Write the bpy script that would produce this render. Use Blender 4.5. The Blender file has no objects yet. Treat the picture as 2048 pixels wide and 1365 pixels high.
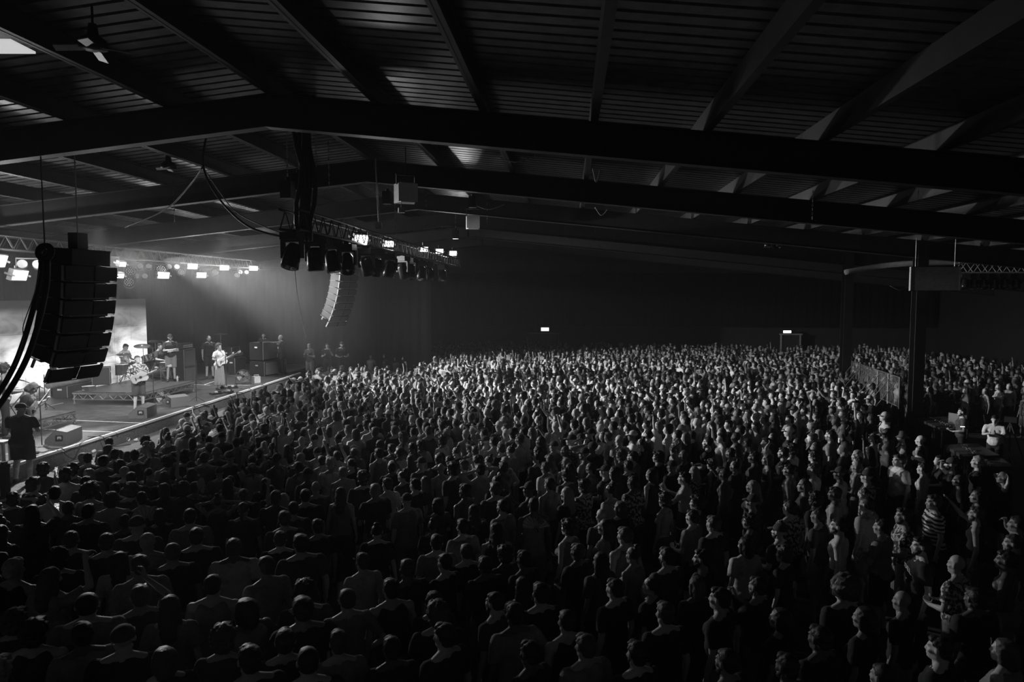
import bpy, bmesh, math, random
import numpy as np
from mathutils import Vector, Matrix, noise
R = math.radians
random.seed(7); np.random.seed(7)
scene = bpy.context.scene
COL = scene.collection

# ---------------------------------------------------------------- camera
FPX = 1400.0
YAW, PITCH = R(4.74), math.atan((682.5 - 586) / FPX)
CAM = Vector((0, 0, 5.0))
cd = bpy.data.cameras.new('camera'); cam = bpy.data.objects.new('camera', cd); COL.objects.link(cam)
cd.lens = FPX / 2048 * 36; cd.sensor_width = 36; cd.clip_end = 200; cd.clip_start = 0.05
cam.location = CAM; cam.rotation_euler = (R(90) - PITCH, 0, YAW)
scene.camera = cam
# ---------------------------------------------------------------- world, exposure
w = bpy.data.worlds.new('world'); scene.world = w; w.use_nodes = True
w.node_tree.nodes['Background'].inputs[0].default_value = (1, 1, 1, 1)
w.node_tree.nodes['Background'].inputs[1].default_value = 0.018
vs = scene.view_settings
vs.view_transform = 'Standard'; vs.look = 'None'; vs.gamma = 1; vs.use_curve_mapping = False
vs.exposure = 0.0
scene.cycles.max_bounces = 4; scene.cycles.diffuse_bounces = 2; scene.cycles.glossy_bounces = 2
scene.cycles.volume_bounces = 0; scene.cycles.transmission_bounces = 2
scene.cycles.sample_clamp_indirect = 1.0; scene.cycles.sample_clamp_direct = 6.0
scene.cycles.use_denoising = True
STAGE = Vector((-14, 24, 2.0))

def spot(name, loc, to, power, angle=70, blend=0.6, size=0.12):
    l = bpy.data.lights.new(name, 'SPOT'); l.energy = power; l.spot_size = R(angle); l.spot_blend = blend
    l.shadow_soft_size = size
    o = bpy.data.objects.new(name, l); COL.objects.link(o); o.location = loc
    o.rotation_euler = (Vector(to) - Vector(loc)).to_track_quat('-Z', 'Y').to_euler()
    return o

# lamps hung upstage that throw out over the crowd (seen lit in the picture)
CROWD_K = 1.12
for (x, y, z, tx, ty, tz, p, ang) in [
        (-15.2, 27.6, 6.2, -3, 28.5, 1.2, 22000, 58),
        (-15.2, 30.4, 6.2, 4, 36, 1.0, 12000, 54),
        (-15.2, 25.2, 6.2, 10, 21, .4, 20000, 50),
        (-15.2, 22.0, 6.2, 9, 13, .4, 9000, 50),
        (-9.8, 20.0, 6.3, 17, 27, 5.6, 1500, 26),  # added to brighten the silver truss at right; no lamp hangs here
        (-15.2, 22.5, 6.2, -7, 10.5, 1.0, 13000, 54)]:
    spot('stage_beam', (x, y, z), (tx, ty, tz), p * CROWD_K, ang, 0.9, 0.10)
# wash onto the deck and the players from the trusses above
for (x, y, z, tx, ty, tz, p, ang) in [
        (-9.6, 19.0, 6.6, -13.2, 22.4, 2.2, 2200, 50),
        (-9.6, 25.5, 6.6, -12.5, 27.0, 2.2, 1800, 50),
        (-9.8, 14.0, 6.4, -13.6, 17.5, 2.2, 1500, 60),
        (-15.6, 24.0, 6.3, -13.5, 23.6, 1.5, 1600, 85),
        (-15.6, 30.0, 6.3, -13.5, 29.5, 1.5, 900, 80),
        (-15.4, 31.0, 6.3, -9.5, 34.2, 1.8, 1500, 50),
        (-16.2, 17.0, 6.0, -13.4, 17.5, 1.5, 1500, 85)]:
    spot('deck_wash', (x, y, z), (tx, ty, tz), p, ang, 0.8, 0.15)

# ---------------------------------------------------------------- picking points
_a, _p = YAW, PITCH
FW = Vector((-math.sin(_a) * math.cos(_p), math.cos(_a) * math.cos(_p), -math.sin(_p)))
RT = Vector((math.cos(_a), math.sin(_a), 0)); UP = RT.cross(FW)
def ray(px, py): return FW + RT * ((px - 1024) / FPX) - UP * ((py - 682.5) / FPX)
def at_z(px, py, z): r = ray(px, py); return CAM + r * ((z - CAM.z) / r.z)
def at_x(px, py, x): r = ray(px, py); return CAM + r * ((x - CAM.x) / r.x)
def at_y(px, py, y): r = ray(px, py); return CAM + r * ((y - CAM.y) / r.y)
def pix(p):
    d = Vector(p) - CAM; k = d.dot(FW)
    return (1024 + FPX * d.dot(RT) / k, 682.5 - FPX * d.dot(UP) / k, k)

# ---------------------------------------------------------------- materials
MATS = {}
def mat(name, v=0.3, rough=0.6, metal=0.0, var=0.15, scale=8.0, bump=0.0, spec=0.5, emit=None, coords='Object'):
    if name in MATS: return MATS[name]
    m = bpy.data.materials.new(name); m.use_nodes = True; nt = m.node_tree; N = nt.nodes; L = nt.links
    b = N['Principled BSDF']; b.inputs['Roughness'].default_value = rough; b.inputs['Metallic'].default_value = metal
    b.inputs['Specular IOR Level'].default_value = spec
    tc = N.new('ShaderNodeTexCoord'); ns = N.new('ShaderNodeTexNoise'); ns.inputs['Scale'].default_value = scale
    ns.inputs['Detail'].default_value = 3
    L.new(tc.outputs[coords], ns.inputs['Vector'])
    mr = N.new('ShaderNodeMapRange'); mr.inputs['To Min'].default_value = v * (1 - var); mr.inputs['To Max'].default_value = v * (1 + var)
    mr.inputs['From Min'].default_value = 0.3; mr.inputs['From Max'].default_value = 0.7
    L.new(ns.outputs['Fac'], mr.inputs['Value']); L.new(mr.outputs['Result'], b.inputs['Base Color'])
    if bump:
        bp = N.new('ShaderNodeBump'); bp.inputs['Strength'].default_value = bump; bp.inputs['Distance'].default_value = 0.02
        L.new(ns.outputs['Fac'], bp.inputs['Height']); L.new(bp.outputs['Normal'], b.inputs['Normal'])
    if emit is not None:
        b.inputs['Emission Color'].default_value = (1, 1, 1, 1); b.inputs['Emission Strength'].default_value = emit
        m.cycles.emission_sampling = 'NONE'
    MATS[name] = m; return m

def mat_ramp(name, fn, rough=0.8, emit=0.0):
    """material whose grey value comes from a node builder fn(nt)->socket"""
    m = bpy.data.materials.new(name); m.use_nodes = True; nt = m.node_tree
    b = nt.nodes['Principled BSDF']; b.inputs['Roughness'].default_value = rough
    s = fn(nt)
    nt.links.new(s, b.inputs['Base Color'])
    if emit:
        nt.links.new(s, b.inputs['Emission Color']); b.inputs['Emission Strength'].default_value = emit
        b.inputs['Base Color'].default_value = (.02, .02, .02, 1)
        for l in list(nt.links):
            if l.to_socket == b.inputs['Base Color']: nt.links.remove(l)
    MATS[name] = m; return m

def stripes(axis, freq, lo, hi, duty=0.0, wob=0.0):
    def f(nt):
        N, L = nt.nodes, nt.links
        tc = N.new('ShaderNodeTexCoord'); sx = N.new('ShaderNodeSeparateXYZ'); L.new(tc.outputs['Object'], sx.inputs[0])
        mu = N.new('ShaderNodeMath'); mu.operation = 'MULTIPLY'; mu.inputs[1].default_value = freq * 2 * math.pi
        L.new(sx.outputs[axis], mu.inputs[0])
        src = mu.outputs[0]
        if wob:
            ns = N.new('ShaderNodeTexNoise'); ns.inputs['Scale'].default_value = 6; L.new(tc.outputs['Object'], ns.inputs['Vector'])
            ad = N.new('ShaderNodeMath'); ad.operation = 'MULTIPLY_ADD'; ad.inputs[1].default_value = wob
            L.new(ns.outputs['Fac'], ad.inputs[0]); L.new(src, ad.inputs[2]); src = ad.outputs[0]
        sn = N.new('ShaderNodeMath'); sn.operation = 'SINE'; L.new(src, sn.inputs[0])
        gt = N.new('ShaderNodeMath'); gt.operation = 'GREATER_THAN'; gt.inputs[1].default_value = duty; L.new(sn.outputs[0], gt.inputs[0])
        mr = N.new('ShaderNodeMapRange'); mr.inputs['To Min'].default_value = lo; mr.inputs['To Max'].default_value = hi
        L.new(gt.outputs[0], mr.inputs['Value']); return mr.outputs['Result']
    return f
def blotch(scale, lo, hi, t0=0.45, t1=0.6, coords='Object', stretch=(1, 1, 1), rot=(0, 0, 0)):
    def f(nt):
        N, L = nt.nodes, nt.links
        tc = N.new('ShaderNodeTexCoord'); mp = N.new('ShaderNodeMapping'); mp.inputs['Scale'].default_value = stretch
        mp.inputs['Rotation'].default_value = rot
        L.new(tc.outputs[coords], mp.inputs[0])
        ns = N.new('ShaderNodeTexNoise'); ns.inputs['Scale'].default_value = scale; ns.inputs['Detail'].default_value = 4
        L.new(mp.outputs[0], ns.inputs['Vector'])
        mr = N.new('ShaderNodeMapRange'); mr.inputs['From Min'].default_value = t0; mr.inputs['From Max'].default_value = t1
        mr.inputs['To Min'].default_value = lo; mr.inputs['To Max'].default_value = hi
        L.new(ns.outputs['Fac'], mr.inputs['Value']); return mr.outputs['Result']
    return f

BLACK = mat('black_paint', 0.02, 0.5); MATTE = mat('black_cloth', 0.012, 0.95, spec=0.1)
STEEL = mat('dark_steel', 0.05, 0.55, 0.3, scale=3); ALU = mat('aluminium', 0.62, 0.32, 0.9)
CHROME = mat('chrome', 0.8, 0.15, 1.0); WHITE = mat('white_paint', 0.75, 0.6); GREY = mat('mid_grey', 0.25, 0.7)
CABLE = mat('cable_rubber', 0.02, 0.4); TOLEX = mat('amp_vinyl', 0.03, 0.5, bump=.3, scale=60)
GRILLE = mat('speaker_grille', 0.05, 0.6, 0.4, scale=80, bump=.5)
WOOD = mat('guitar_wood', 0.45, 0.3, scale=3); PALE = mat('pale_plastic', 0.6, 0.4)
LAMP = mat('lamp_lens_lit', 0.9, 0.3, emit=9.0); LAMPD = mat('lamp_lens_dim', 0.7, 0.2, emit=0.08)
SCR = mat_ramp('phone_screen', blotch(60, .05, 1.0, .4, .62), emit=1.1)

# ---------------------------------------------------------------- mesh builder
class MB:
    def __init__(s): s.v = []; s.f = []; s.m = []
    def add(s, vs, fs, mi=0):
        k = len(s.v); s.v.extend([tuple(v) for v in vs]); s.f.extend([tuple(i + k for i in f) for f in fs]); s.m.extend([mi] * len(fs)); return s
    def box(s, c, d, rot=None, mi=0, taper=1.0):
        x, y, z = [k / 2 for k in d]
        vs = [(-x, -y, -z), (x, -y, -z), (x, y, -z), (-x, y, -z), (-x * taper, -y * taper, z), (x * taper, -y * taper, z), (x * taper, y * taper, z), (-x * taper, y * taper, z)]
        M = rot if rot is not None else Matrix.Identity(3)
        return s.add([M @ Vector(v) + Vector(c) for v in vs], [(3, 2, 1, 0), (4, 5, 6, 7), (0, 1, 5, 4), (1, 2, 6, 5), (2, 3, 7, 6), (3, 0, 4, 7)], mi)
    def cyl(s, p0, p1, r0, r1=None, n=10, caps=True, mi=0):
        r1 = r0 if r1 is None else r1
        p0, p1 = Vector(p0), Vector(p1); d = (p1 - p0)
        if d.length < 1e-6: return s
        q = d.to_track_quat('Z', 'Y').to_matrix()
        vs = [p0 + q @ Vector((math.cos(2 * math.pi * i / n) * r0, math.sin(2 * math.pi * i / n) * r0, 0)) for i in range(n)]
        vs += [p1 + q @ Vector((math.cos(2 * math.pi * i / n) * r1, math.sin(2 * math.pi * i / n) * r1, 0)) for i in range(n)]
        fs = [(i, (i + 1) % n, n + (i + 1) % n, n + i) for i in range(n)]
        if caps: fs += [tuple(range(n - 1, -1, -1)), tuple(range(n, 2 * n))]
        return s.add(vs, fs, mi)
    def tube(s, pts, r, n=6, mi=0):
        """one continuous sweep along the points"""
        P = [Vector(p) for p in pts]; P = [p for i, p in enumerate(P) if i == 0 or (p - P[i - 1]).length > 1e-5]
        if len(P) < 2: return s
        u = None; vs = []
        for i, p in enumerate(P):
            t = (P[min(i + 1, len(P) - 1)] - P[max(i - 1, 0)])
            t = (t if t.length > 1e-6 else P[min(i + 1, len(P) - 1)] - p).normalized()
            if u is None: u = t.orthogonal().normalized()
            u = u - t * u.dot(t); u = u.normalized() if u.length > 1e-4 else t.orthogonal().normalized(); w_ = t.cross(u)
            vs += [p + (u * math.cos(2 * math.pi * k / n) + w_ * math.sin(2 * math.pi * k / n)) * r for k in range(n)]
        m = len(P); fs = [(j * n + i, j * n + (i + 1) % n, (j + 1) * n + (i + 1) % n, (j + 1) * n + i) for j in range(m - 1) for i in range(n)]
        return s.add(vs, fs + [tuple(range(n - 1, -1, -1)), tuple(range((m - 1) * n, m * n))], mi)
    def lathe(s, prof, c=(0, 0, 0), n=16, rot=None, mi=0):
        M = rot if rot is not None else Matrix.Identity(3)
        vs = [M @ Vector((r * math.cos(2 * math.pi * i / n), r * math.sin(2 * math.pi * i / n), z)) + Vector(c) for r, z in prof for i in range(n)]
        fs = [(j * n + i, j * n + (i + 1) % n, (j + 1) * n + (i + 1) % n, (j + 1) * n + i) for j in range(len(prof) - 1) for i in range(n)]
        return s.add(vs, fs, mi)
    def prism(s, poly, y0, y1, rot=None, c=(0, 0, 0), mi=0):
        """poly in (x,z), extruded along y"""
        M = rot if rot is not None else Matrix.Identity(3); n = len(poly)
        vs = [M @ Vector((x, y0, z)) + Vector(c) for x, z in poly] + [M @ Vector((x, y1, z)) + Vector(c) for x, z in poly]
        fs = [(i, (i + 1) % n, n + (i + 1) % n, n + i) for i in range(n)] + [tuple(range(n - 1, -1, -1)), tuple(range(n, 2 * n))]
        return s.add(vs, fs, mi)
    def mesh(s, name, mats, smooth=False):
        me = bpy.data.meshes.new(name); me.from_pydata(s.v, [], s.f)
        for m in (mats if isinstance(mats, (list, tuple)) else [mats]): me.materials.append(m)
        me.polygons.foreach_set('material_index', s.m)
        if smooth: me.polygons.foreach_set('use_smooth', [True] * len(me.polygons))
        bm = bmesh.new(); bm.from_mesh(me); bmesh.ops.recalc_face_normals(bm, faces=bm.faces); bm.to_mesh(me); bm.free()
        return me
    def build(s, name, mats, parent=None, smooth=False):
        return link(name, s.mesh(name, mats, smooth), parent)
def link(name, me, parent=None):
    o = bpy.data.objects.new(name, me); COL.objects.link(o)
    if parent is not None: o.parent = parent
    return o
def tag(o, label=None, cat=None, group=None, kind=None):
    if label: o['label'] = label
    if cat: o['category'] = cat
    if group: o['group'] = group
    if kind: o['kind'] = kind
    return o
def empty(name, loc=(0, 0, 0), rz=0, label=None, cat=None, group=None):
    o = bpy.data.objects.new(name, None); COL.objects.link(o); o.location = loc; o.rotation_euler = (0, 0, rz); o.empty_display_size = .1
    return tag(o, label, cat, group)
def copy_tree(o, parent=None):
    c = o.copy(); COL.objects.link(c)
    if parent is not None: c.parent = parent
    for ch in list(o.children): copy_tree(ch, c)
    return c
def rotz(a): return Matrix.Rotation(a, 3, 'Z')
def rotx(a): return Matrix.Rotation(a, 3, 'X')
def roty(a): return Matrix.Rotation(a, 3, 'Y')
def shade_smooth(me): me.polygons.foreach_set('use_smooth', [True] * len(me.polygons))
def yaw_to(p, q): d = Vector(q) - Vector(p); return math.atan2(-d.x, d.y)
# ================================================================ people: built once as templates before anything else is linked
def capsule(p0, p1, r0, r1, n=10, h=3, flat0=False, flat1=False):
    p0, p1 = Vector(p0), Vector(p1); d = p1 - p0; q = d.to_track_quat('Z', 'Y').to_matrix() if d.length > 1e-6 else Matrix.Identity(3)
    rings = []
    if flat0: rings.append((p0, r0, 0))
    else:
        for i in range(1, h + 1): a = math.pi / 2 * i / h; rings.append((p0, r0 * math.sin(a), -r0 * math.cos(a)))
    if flat1: rings.append((p1, r1, 0))
    else:
        for i in range(h, 0, -1): a = math.pi / 2 * i / h; rings.append((p1, r1 * math.sin(a), r1 * math.cos(a)))
    vs = [c + q @ Vector((r * math.cos(2 * math.pi * k / n), r * math.sin(2 * math.pi * k / n), z)) for c, r, z in rings for k in range(n)]
    m = len(rings)
    fs = [(j * n + i, j * n + (i + 1) % n, (j + 1) * n + (i + 1) % n, (j + 1) * n + i) for j in range(m - 1) for i in range(n)]
    a, b = len(vs), len(vs) + 1
    vs.append(p0 if flat0 else p0 + q @ Vector((0, 0, -r0))); vs.append(p1 if flat1 else p1 + q @ Vector((0, 0, r1)))
    fs += [(a, (i + 1) % n, i) for i in range(n)] + [(b, (m - 1) * n + i, (m - 1) * n + (i + 1) % n) for i in range(n)]
    return vs, fs
def ellip(c, r, rot=None, n=14, m=9):
    vs, fs = capsule((0, 0, 0), (0, 0, 0.0001), 1, 1, n, m // 2 + 1)
    M = rot if rot is not None else Matrix.Identity(3)
    return [M @ Vector((v[0] * r[0], v[1] * r[1], v[2] * r[2])) + Vector(c) for v in vs], fs
def arr(me):
    a = np.empty(len(me.vertices) * 3, np.float32); me.vertices.foreach_get('co', a); return a.reshape(-1, 3)
def setarr(me, a): me.vertices.foreach_set('co', a.astype(np.float32).ravel()); me.update()
def run_mods(me, mods):
    o = bpy.data.objects.new('tmp', me); COL.objects.link(o)
    for kind, kw in mods:
        md = o.modifiers.new('m', kind)
        for k, v in kw.items(): setattr(md, k, v)
    dg = bpy.context.evaluated_depsgraph_get(); ev = o.evaluated_get(dg)
    out = bpy.data.meshes.new_from_object(ev); bpy.data.objects.remove(o); bpy.data.meshes.remove(me)
    out.materials.clear(); return out
def fuse(prims, voxel, target, smooth=3, deform=None, name='body'):
    m = MB()
    for vs, fs in prims: m.add(vs, fs)
    me = bpy.data.meshes.new(name); me.from_pydata(m.v, [], m.f)
    me = run_mods(me, [('REMESH', dict(mode='VOXEL', voxel_size=voxel)), ('SMOOTH', dict(iterations=smooth, factor=.5))])
    if deform:
        a = arr(me); n = np.empty(len(a) * 3, np.float32); me.vertices.foreach_get('normal', n); setarr(me, deform(a, n.reshape(-1, 3)))
    nt = len(me.polygons) * 2
    if target < nt: me = run_mods(me, [('DECIMATE', dict(ratio=target / nt))])
    shade_smooth(me); me.name = name; return me

def hand_prims(w, d, nrm, side, curl=0.4, spread=0.12, s=1.0):
    """w wrist, d direction of the fingers, nrm palm normal (the way the palm faces)"""
    w, d, nrm = Vector(w), Vector(d).normalized(), Vector(nrm); nrm = (nrm - d * nrm.dot(d)).normalized(); sd = d.cross(nrm) * side
    P = [ellip(w + d * .05 * s, (.036 * s, .015 * s, .052 * s), Matrix((sd, nrm, d)).transposed())]
    L = [.070, .080, .075, .060]
    for i in range(4):
        o = (i - 1.5) * .019 * s; b = w + d * .085 * s + sd * o; dd = (d + sd * (i - 1.5) * spread).normalized()
        a1 = curl * .9; v1 = (dd * math.cos(a1) + nrm * math.sin(a1)); a2 = curl * 2.2; v2 = (dd * math.cos(a2) + nrm * math.sin(a2))
        k = b + v1 * L[i] * .5 * s; P.append(capsule(b - dd * .015, k, .0092 * s, .0085 * s, 7, 2)); P.append(capsule(k, k + v2 * L[i] * .5 * s, .0085 * s, .0072 * s, 7, 2))
    tb = w + d * .025 * s - sd * .028 * s; td = (d * .75 - sd * .65 + nrm * .35 * (1 + curl)).normalized(); tk = tb + td * .04 * s
    P.append(capsule(tb, tk, .0125 * s, .011 * s, 7, 2)); P.append(capsule(tk, tk + (td + d * .4).normalized() * .033 * s, .011 * s, .009 * s, 7, 2))
    return P

# pose: elbow and wrist (relative to a 1.75 m figure facing +Y, right hand at +X), hand direction, palm normal, curl
ARM = {
 'down':   ((.25, -.03, 1.14), (.26, .03, .88), (0, .1, -1), (-1, 0, 0), .35),
 'front':  ((.25, .03, 1.14), (.13, .25, 1.10), (-.6, .6, .1), (0, 0, 1), .6),
 'cross':  ((.24, .08, 1.16), (-.04, .24, 1.20), (-1, .1, .1), (0, -1, 0), .3),
 'point':  ((.27, .20, 1.52), (.22, .37, 1.72), (-.05, .6, .8), (0, .7, -.7), .25),
 'up':     ((.27, .04, 1.66), (.22, .07, 1.92), (-.1, .1, 1), (0, 1, 0), .2),
 'fist':   ((.33, .12, 1.52), (.25, .16, 1.78), (0, .1, 1), (-.3, 1, 0), 1.1),
 'phone':  ((.25, .22, 1.50), (.07, .34, 1.70), (0, .25, 1), (-.8, -.3, 0), .6),
 'behind': ((.38, .02, 1.60), (.13, -.06, 1.66), (-.9, -.2, .1), (0, 1, 0), .5),
 'face':   ((.22, .14, 1.22), (.06, .20, 1.44), (-.1, .1, 1), (0, -1, 0), .4),
 'clap':   ((.24, .16, 1.24), (.06, .32, 1.38), (-.1, .5, .9), (-1, 0, 0), .15),
 'hip':    ((.36, -.08, 1.16), (.19, .02, 1.02), (-.4, .8, -.2), (0, 0, -1), .5),
 'brow':   ((.33, .12, 1.48), (.12, .14, 1.66), (-.9, .1, .3), (0, -.3, -1), .2),
 'aside':  ((.44, .10, 1.36), (.66, .22, 1.42), (.9, .4, .1), (0, 0, -1), .2),
 'strum':  ((.28, -.02, 1.18), (.10, .20, 1.12), (-.8, .3, -.3), (0, -1, 0), .5),
 'fret':   ((.30, .04, 1.16), (.44, .24, 1.30), (-.2, .2, .9), (0, .9, .3), 1.0),
 'drum':   ((.26, .06, 1.16), (.16, .30, 1.12), (-.1, .9, .1), (0, 0, -1), 1.0),
 'camera': ((.23, .10, 1.22), (.10, .22, 1.50), (-.4, .6, .5), (0, 0, -1), .7),
 'camlow': ((.24, .06, 1.15), (.12, .28, 1.22), (-.4, .7, .3), (0, 0, 1), .7),
}
def mirror(v, s): return Vector((v[0] * s, v[1], v[2]))
def head_matrix(turn=0, nod=0):
    piv = Matrix.Translation((0, 0, 1.52)); return piv @ Matrix.Rotation(turn, 4, 'Z') @ Matrix.Rotation(nod, 4, 'X') @ piv.inverted()
def body_prims(fem, ra, la, hm=None, legs='stand', lean=0):
    P = []; sh = .165 if fem else .19
    hipw = .09
    P += [ellip((0, 0, .98), (.165 if fem else .155, .115, .13)), ellip((0, 0, 1.13), (.125 if fem else .145, .10, .16)),
          ellip((0, 0, 1.30), (.15 if fem else .17, .11 if fem else .12, .17)), capsule((-sh + .03, 0, 1.41), (sh - .03, 0, 1.41), .06, .06)]
    if fem: P += [ellip((s * .07, .09, 1.28), (.06, .055, .06)) for s in (-1, 1)]
    else: P += [ellip((s * .075, .075, 1.33), (.075, .045, .06)) for s in (-1, 1)]
    P += [ellip((s * .085, -.075, 1.36), (.06, .04, .10)) for s in (-1, 1)] + [ellip((s * .08, -.07, .93), (.085, .075, .09)) for s in (-1, 1)]
    for s in (-1, 1): P.append(capsule((0, -.015, 1.50), (s * (sh - .05), -.005, 1.44), .05, .045))
    nk = .046 if fem else .056
    P.append(capsule((0, -.012, 1.42), (0, .005, 1.56), nk + .006, nk))
    H = Vector((0, .012, 1.64)); hp = []
    hp += [ellip(H + Vector((0, -.015, .03)), (.074, .092, .088)), ellip(H + Vector((0, .022, -.025)), (.060, .068, .088)),
           ellip(H + Vector((0, .035, -.085)), (.045, .05, .035)), ellip(H + Vector((0, .078, -.100)), (.018, .014, .014)),
           capsule(H + Vector((0, .083, .006)), H + Vector((0, .099, -.034)), .008, .0125, 8, 2),
           capsule(H + Vector((-.034, .074, .022)), H + Vector((.034, .074, .022)), .012, .012, 8, 2),
           ellip(H + Vector((0, .086, -.064)), (.024, .012, .007)), ellip(H + Vector((0, .083, -.075)), (.020, .012, .007))]
    for s in (-1, 1):
        hp += [ellip(H + Vector((s * .076, -.008, -.008)), (.012, .019, .032), rotz(s * .3)), ellip(H + Vector((s * .038, .055, -.03)), (.026, .022, .022)),
               capsule(H + Vector((s * .05, -.01, -.07)), H + Vector((s * .02, .06, -.1)), .02, .016, 8, 2)]
    if hm is not None: hp = [([hm @ Vector(v) for v in vs], fs) for vs, fs in hp]
    P += hp
    for s, arm in ((1, ra), (-1, la)):
        e, wr, hd, hn, cu = arm
        S = Vector((s * sh, 0, 1.415)); E = mirror(e, s); W = mirror(wr, s); k = .86 if fem else 1.0
        if fem: E.x -= s * .02
        P += [ellip(S, (.055 * k, .055 * k, .06 * k)), capsule(S, E, .048 * k, .037 * k), ellip(S.lerp(E, .45), (.046 * k, .046 * k, .07), None),
              capsule(E, W, .037 * k, .024 * k), capsule(E, E.lerp(W, .4), .038 * k, .037 * k)]
        P += hand_prims(W, mirror(hd, s), mirror(hn, s), s, cu, s=.95 * (.92 if fem else 1.0))
    for s in (-1, 1):
        hip = Vector((s * hipw, 0, .93))
        if legs == 'sit': kn = Vector((s * .17, .42, .90)); an = Vector((s * .17, .46, .50)); toe = Vector((s * .18, .62, .44))
        elif legs == 'stride': kn = Vector((s * .12, .03 + s * .05, .50)); an = Vector((s * .14, s * .10 - .03, .085)); toe = Vector((s * .17, .13 + s * .10, .04))
        else: kn = Vector((s * .105, .012, .50)); an = Vector((s * .12, -.025, .085)); toe = Vector((s * .15, .12, .04))
        P += [capsule(hip, kn, .088, .055), capsule(kn, an, .052, .036), ellip(kn.lerp(an, .3) + Vector((0, -.02, 0)), (.05, .052, .10)),
              capsule(an, an + Vector((0, -.02, -.045)), .038, .035), capsule(an + Vector((0, -.03, -.045)), toe, .036, .032), capsule(toe, toe + Vector((s * .02, .05, -.005)), .034, .026)]
    return P
def carve_face(hm=None):
    def f(a, n):
        b = a.copy(); inv = np.array(hm.inverted()) if hm is not None else None
        q = a if inv is None else (a @ inv[:3, :3].T + inv[:3, 3])
        for s in (-1, 1):
            d2 = ((q - np.array([s * .031, .088, 1.643])) ** 2).sum(1); g = np.exp(-d2 / (2 * .011 ** 2))[:, None]
            b -= n * g * .010
        return b
    return f
def lean_def(t):
    def f(a, n=None):
        z0 = .98; k = np.clip((a[:, 2] - z0) / .3, 0, 1) * t; b = a.copy(); y = a[:, 1]; z = a[:, 2] - z0
        b[:, 1] = y * np.cos(k) + z * np.sin(k); b[:, 2] = z0 + z * np.cos(k) - y * np.sin(k)
        m = a[:, 2] < z0; b[m] = a[m]; return b
    return f
def wrinkle(amp, fz=9.0, hem=None):
    def f(a, n):
        b = a.copy()
        for i in range(len(a)):
            x, y, z = a[i]
            v = noise.noise(Vector((x * 9 + z * 3, y * 9, z * fz * .55))) + .5 * noise.noise(Vector((x * 22, y * 22, z * fz)))
            b[i] += n[i] * v * amp
        if hem is not None: b[:, 2] = np.maximum(b[:, 2], hem)
        return b
    return f
def shirt_prims(fem, ra, la, kind='tee'):
    sh = .165 if fem else .19; P = []
    P += [ellip((0, .005, .99), (.185, .145, .17)), ellip((0, .005, 1.13), (.165 if fem else .178, .135, .18)),
          ellip((0, 0, 1.29), (.17 if fem else .185, .135, .175))]
    if fem: P += [ellip((s * .07, .095, 1.275), (.075, .07, .075)) for s in (-1, 1)]
    else: P += [ellip((s * .075, .08, 1.33), (.09, .06, .075)) for s in (-1, 1)]
    P += [ellip((s * .085, -.08, 1.36), (.075, .055, .115)) for s in (-1, 1)] + [ellip((s * .08, -.075, .95), (.10, .09, .09)) for s in (-1, 1)]
    if kind == 'tee':
        P += [capsule((-sh + .02, 0, 1.405), (sh - .02, 0, 1.405), .075, .075)]
        for s in (-1, 1): P.append(capsule((0, -.01, 1.455), (s * (sh - .05), 0, 1.43), .06, .055))
        for s, arm in ((1, ra), (-1, la)):
            S = Vector((s * sh, 0, 1.41)); E = mirror(arm[0], s); P.append(capsule(S, S.lerp(E, .72), .073, .068, flat1=True)); P.append(ellip(S, (.07, .07, .07)))
    else:
        P += [capsule((-.09, 0, 1.38), (.09, 0, 1.38), .085, .085)] + [capsule((s * .085, .06, 1.37), (s * .085, -.06, 1.37), .05, .05) for s in (-1, 1)]
        P += [capsule((s * .10, .045, 1.40), (s * .10, -.04, 1.455), .032, .032) for s in (-1, 1)]
    return P
def leg_prims(kind, legs='stand', fem=False):
    P = [ellip((0, 0, .97), (.178, .135, .12)), ellip((0, -.02, .90), (.17, .14, .10))] + [ellip((s * .08, -.075, .92), (.10, .09, .10)) for s in (-1, 1)]
    if kind == 'skirt':
        return P + [capsule((0, 0, .9), (0, .01, .16), .165, .21, 16, flat1=True)]
    for s in (-1, 1):
        hip = Vector((s * .09, 0, .93))
        if legs == 'sit': kn = Vector((s * .17, .42, .90)); an = Vector((s * .17, .46, .50))
        elif legs == 'stride': kn = Vector((s * .12, .03 + s * .05, .50)); an = Vector((s * .14, s * .10 - .03, .085))
        else: kn = Vector((s * .105, .012, .50)); an = Vector((s * .12, -.025, .085))
        if kind == 'shorts': P.append(capsule(hip, hip.lerp(kn, .95), .115, .10, flat1=True))
        else: P += [capsule(hip, kn, .108, .082), capsule(kn, kn.lerp(an, .97), .08, .07, flat1=True)]
    return P
HC = Vector((0, .0, 1.665))
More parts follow.
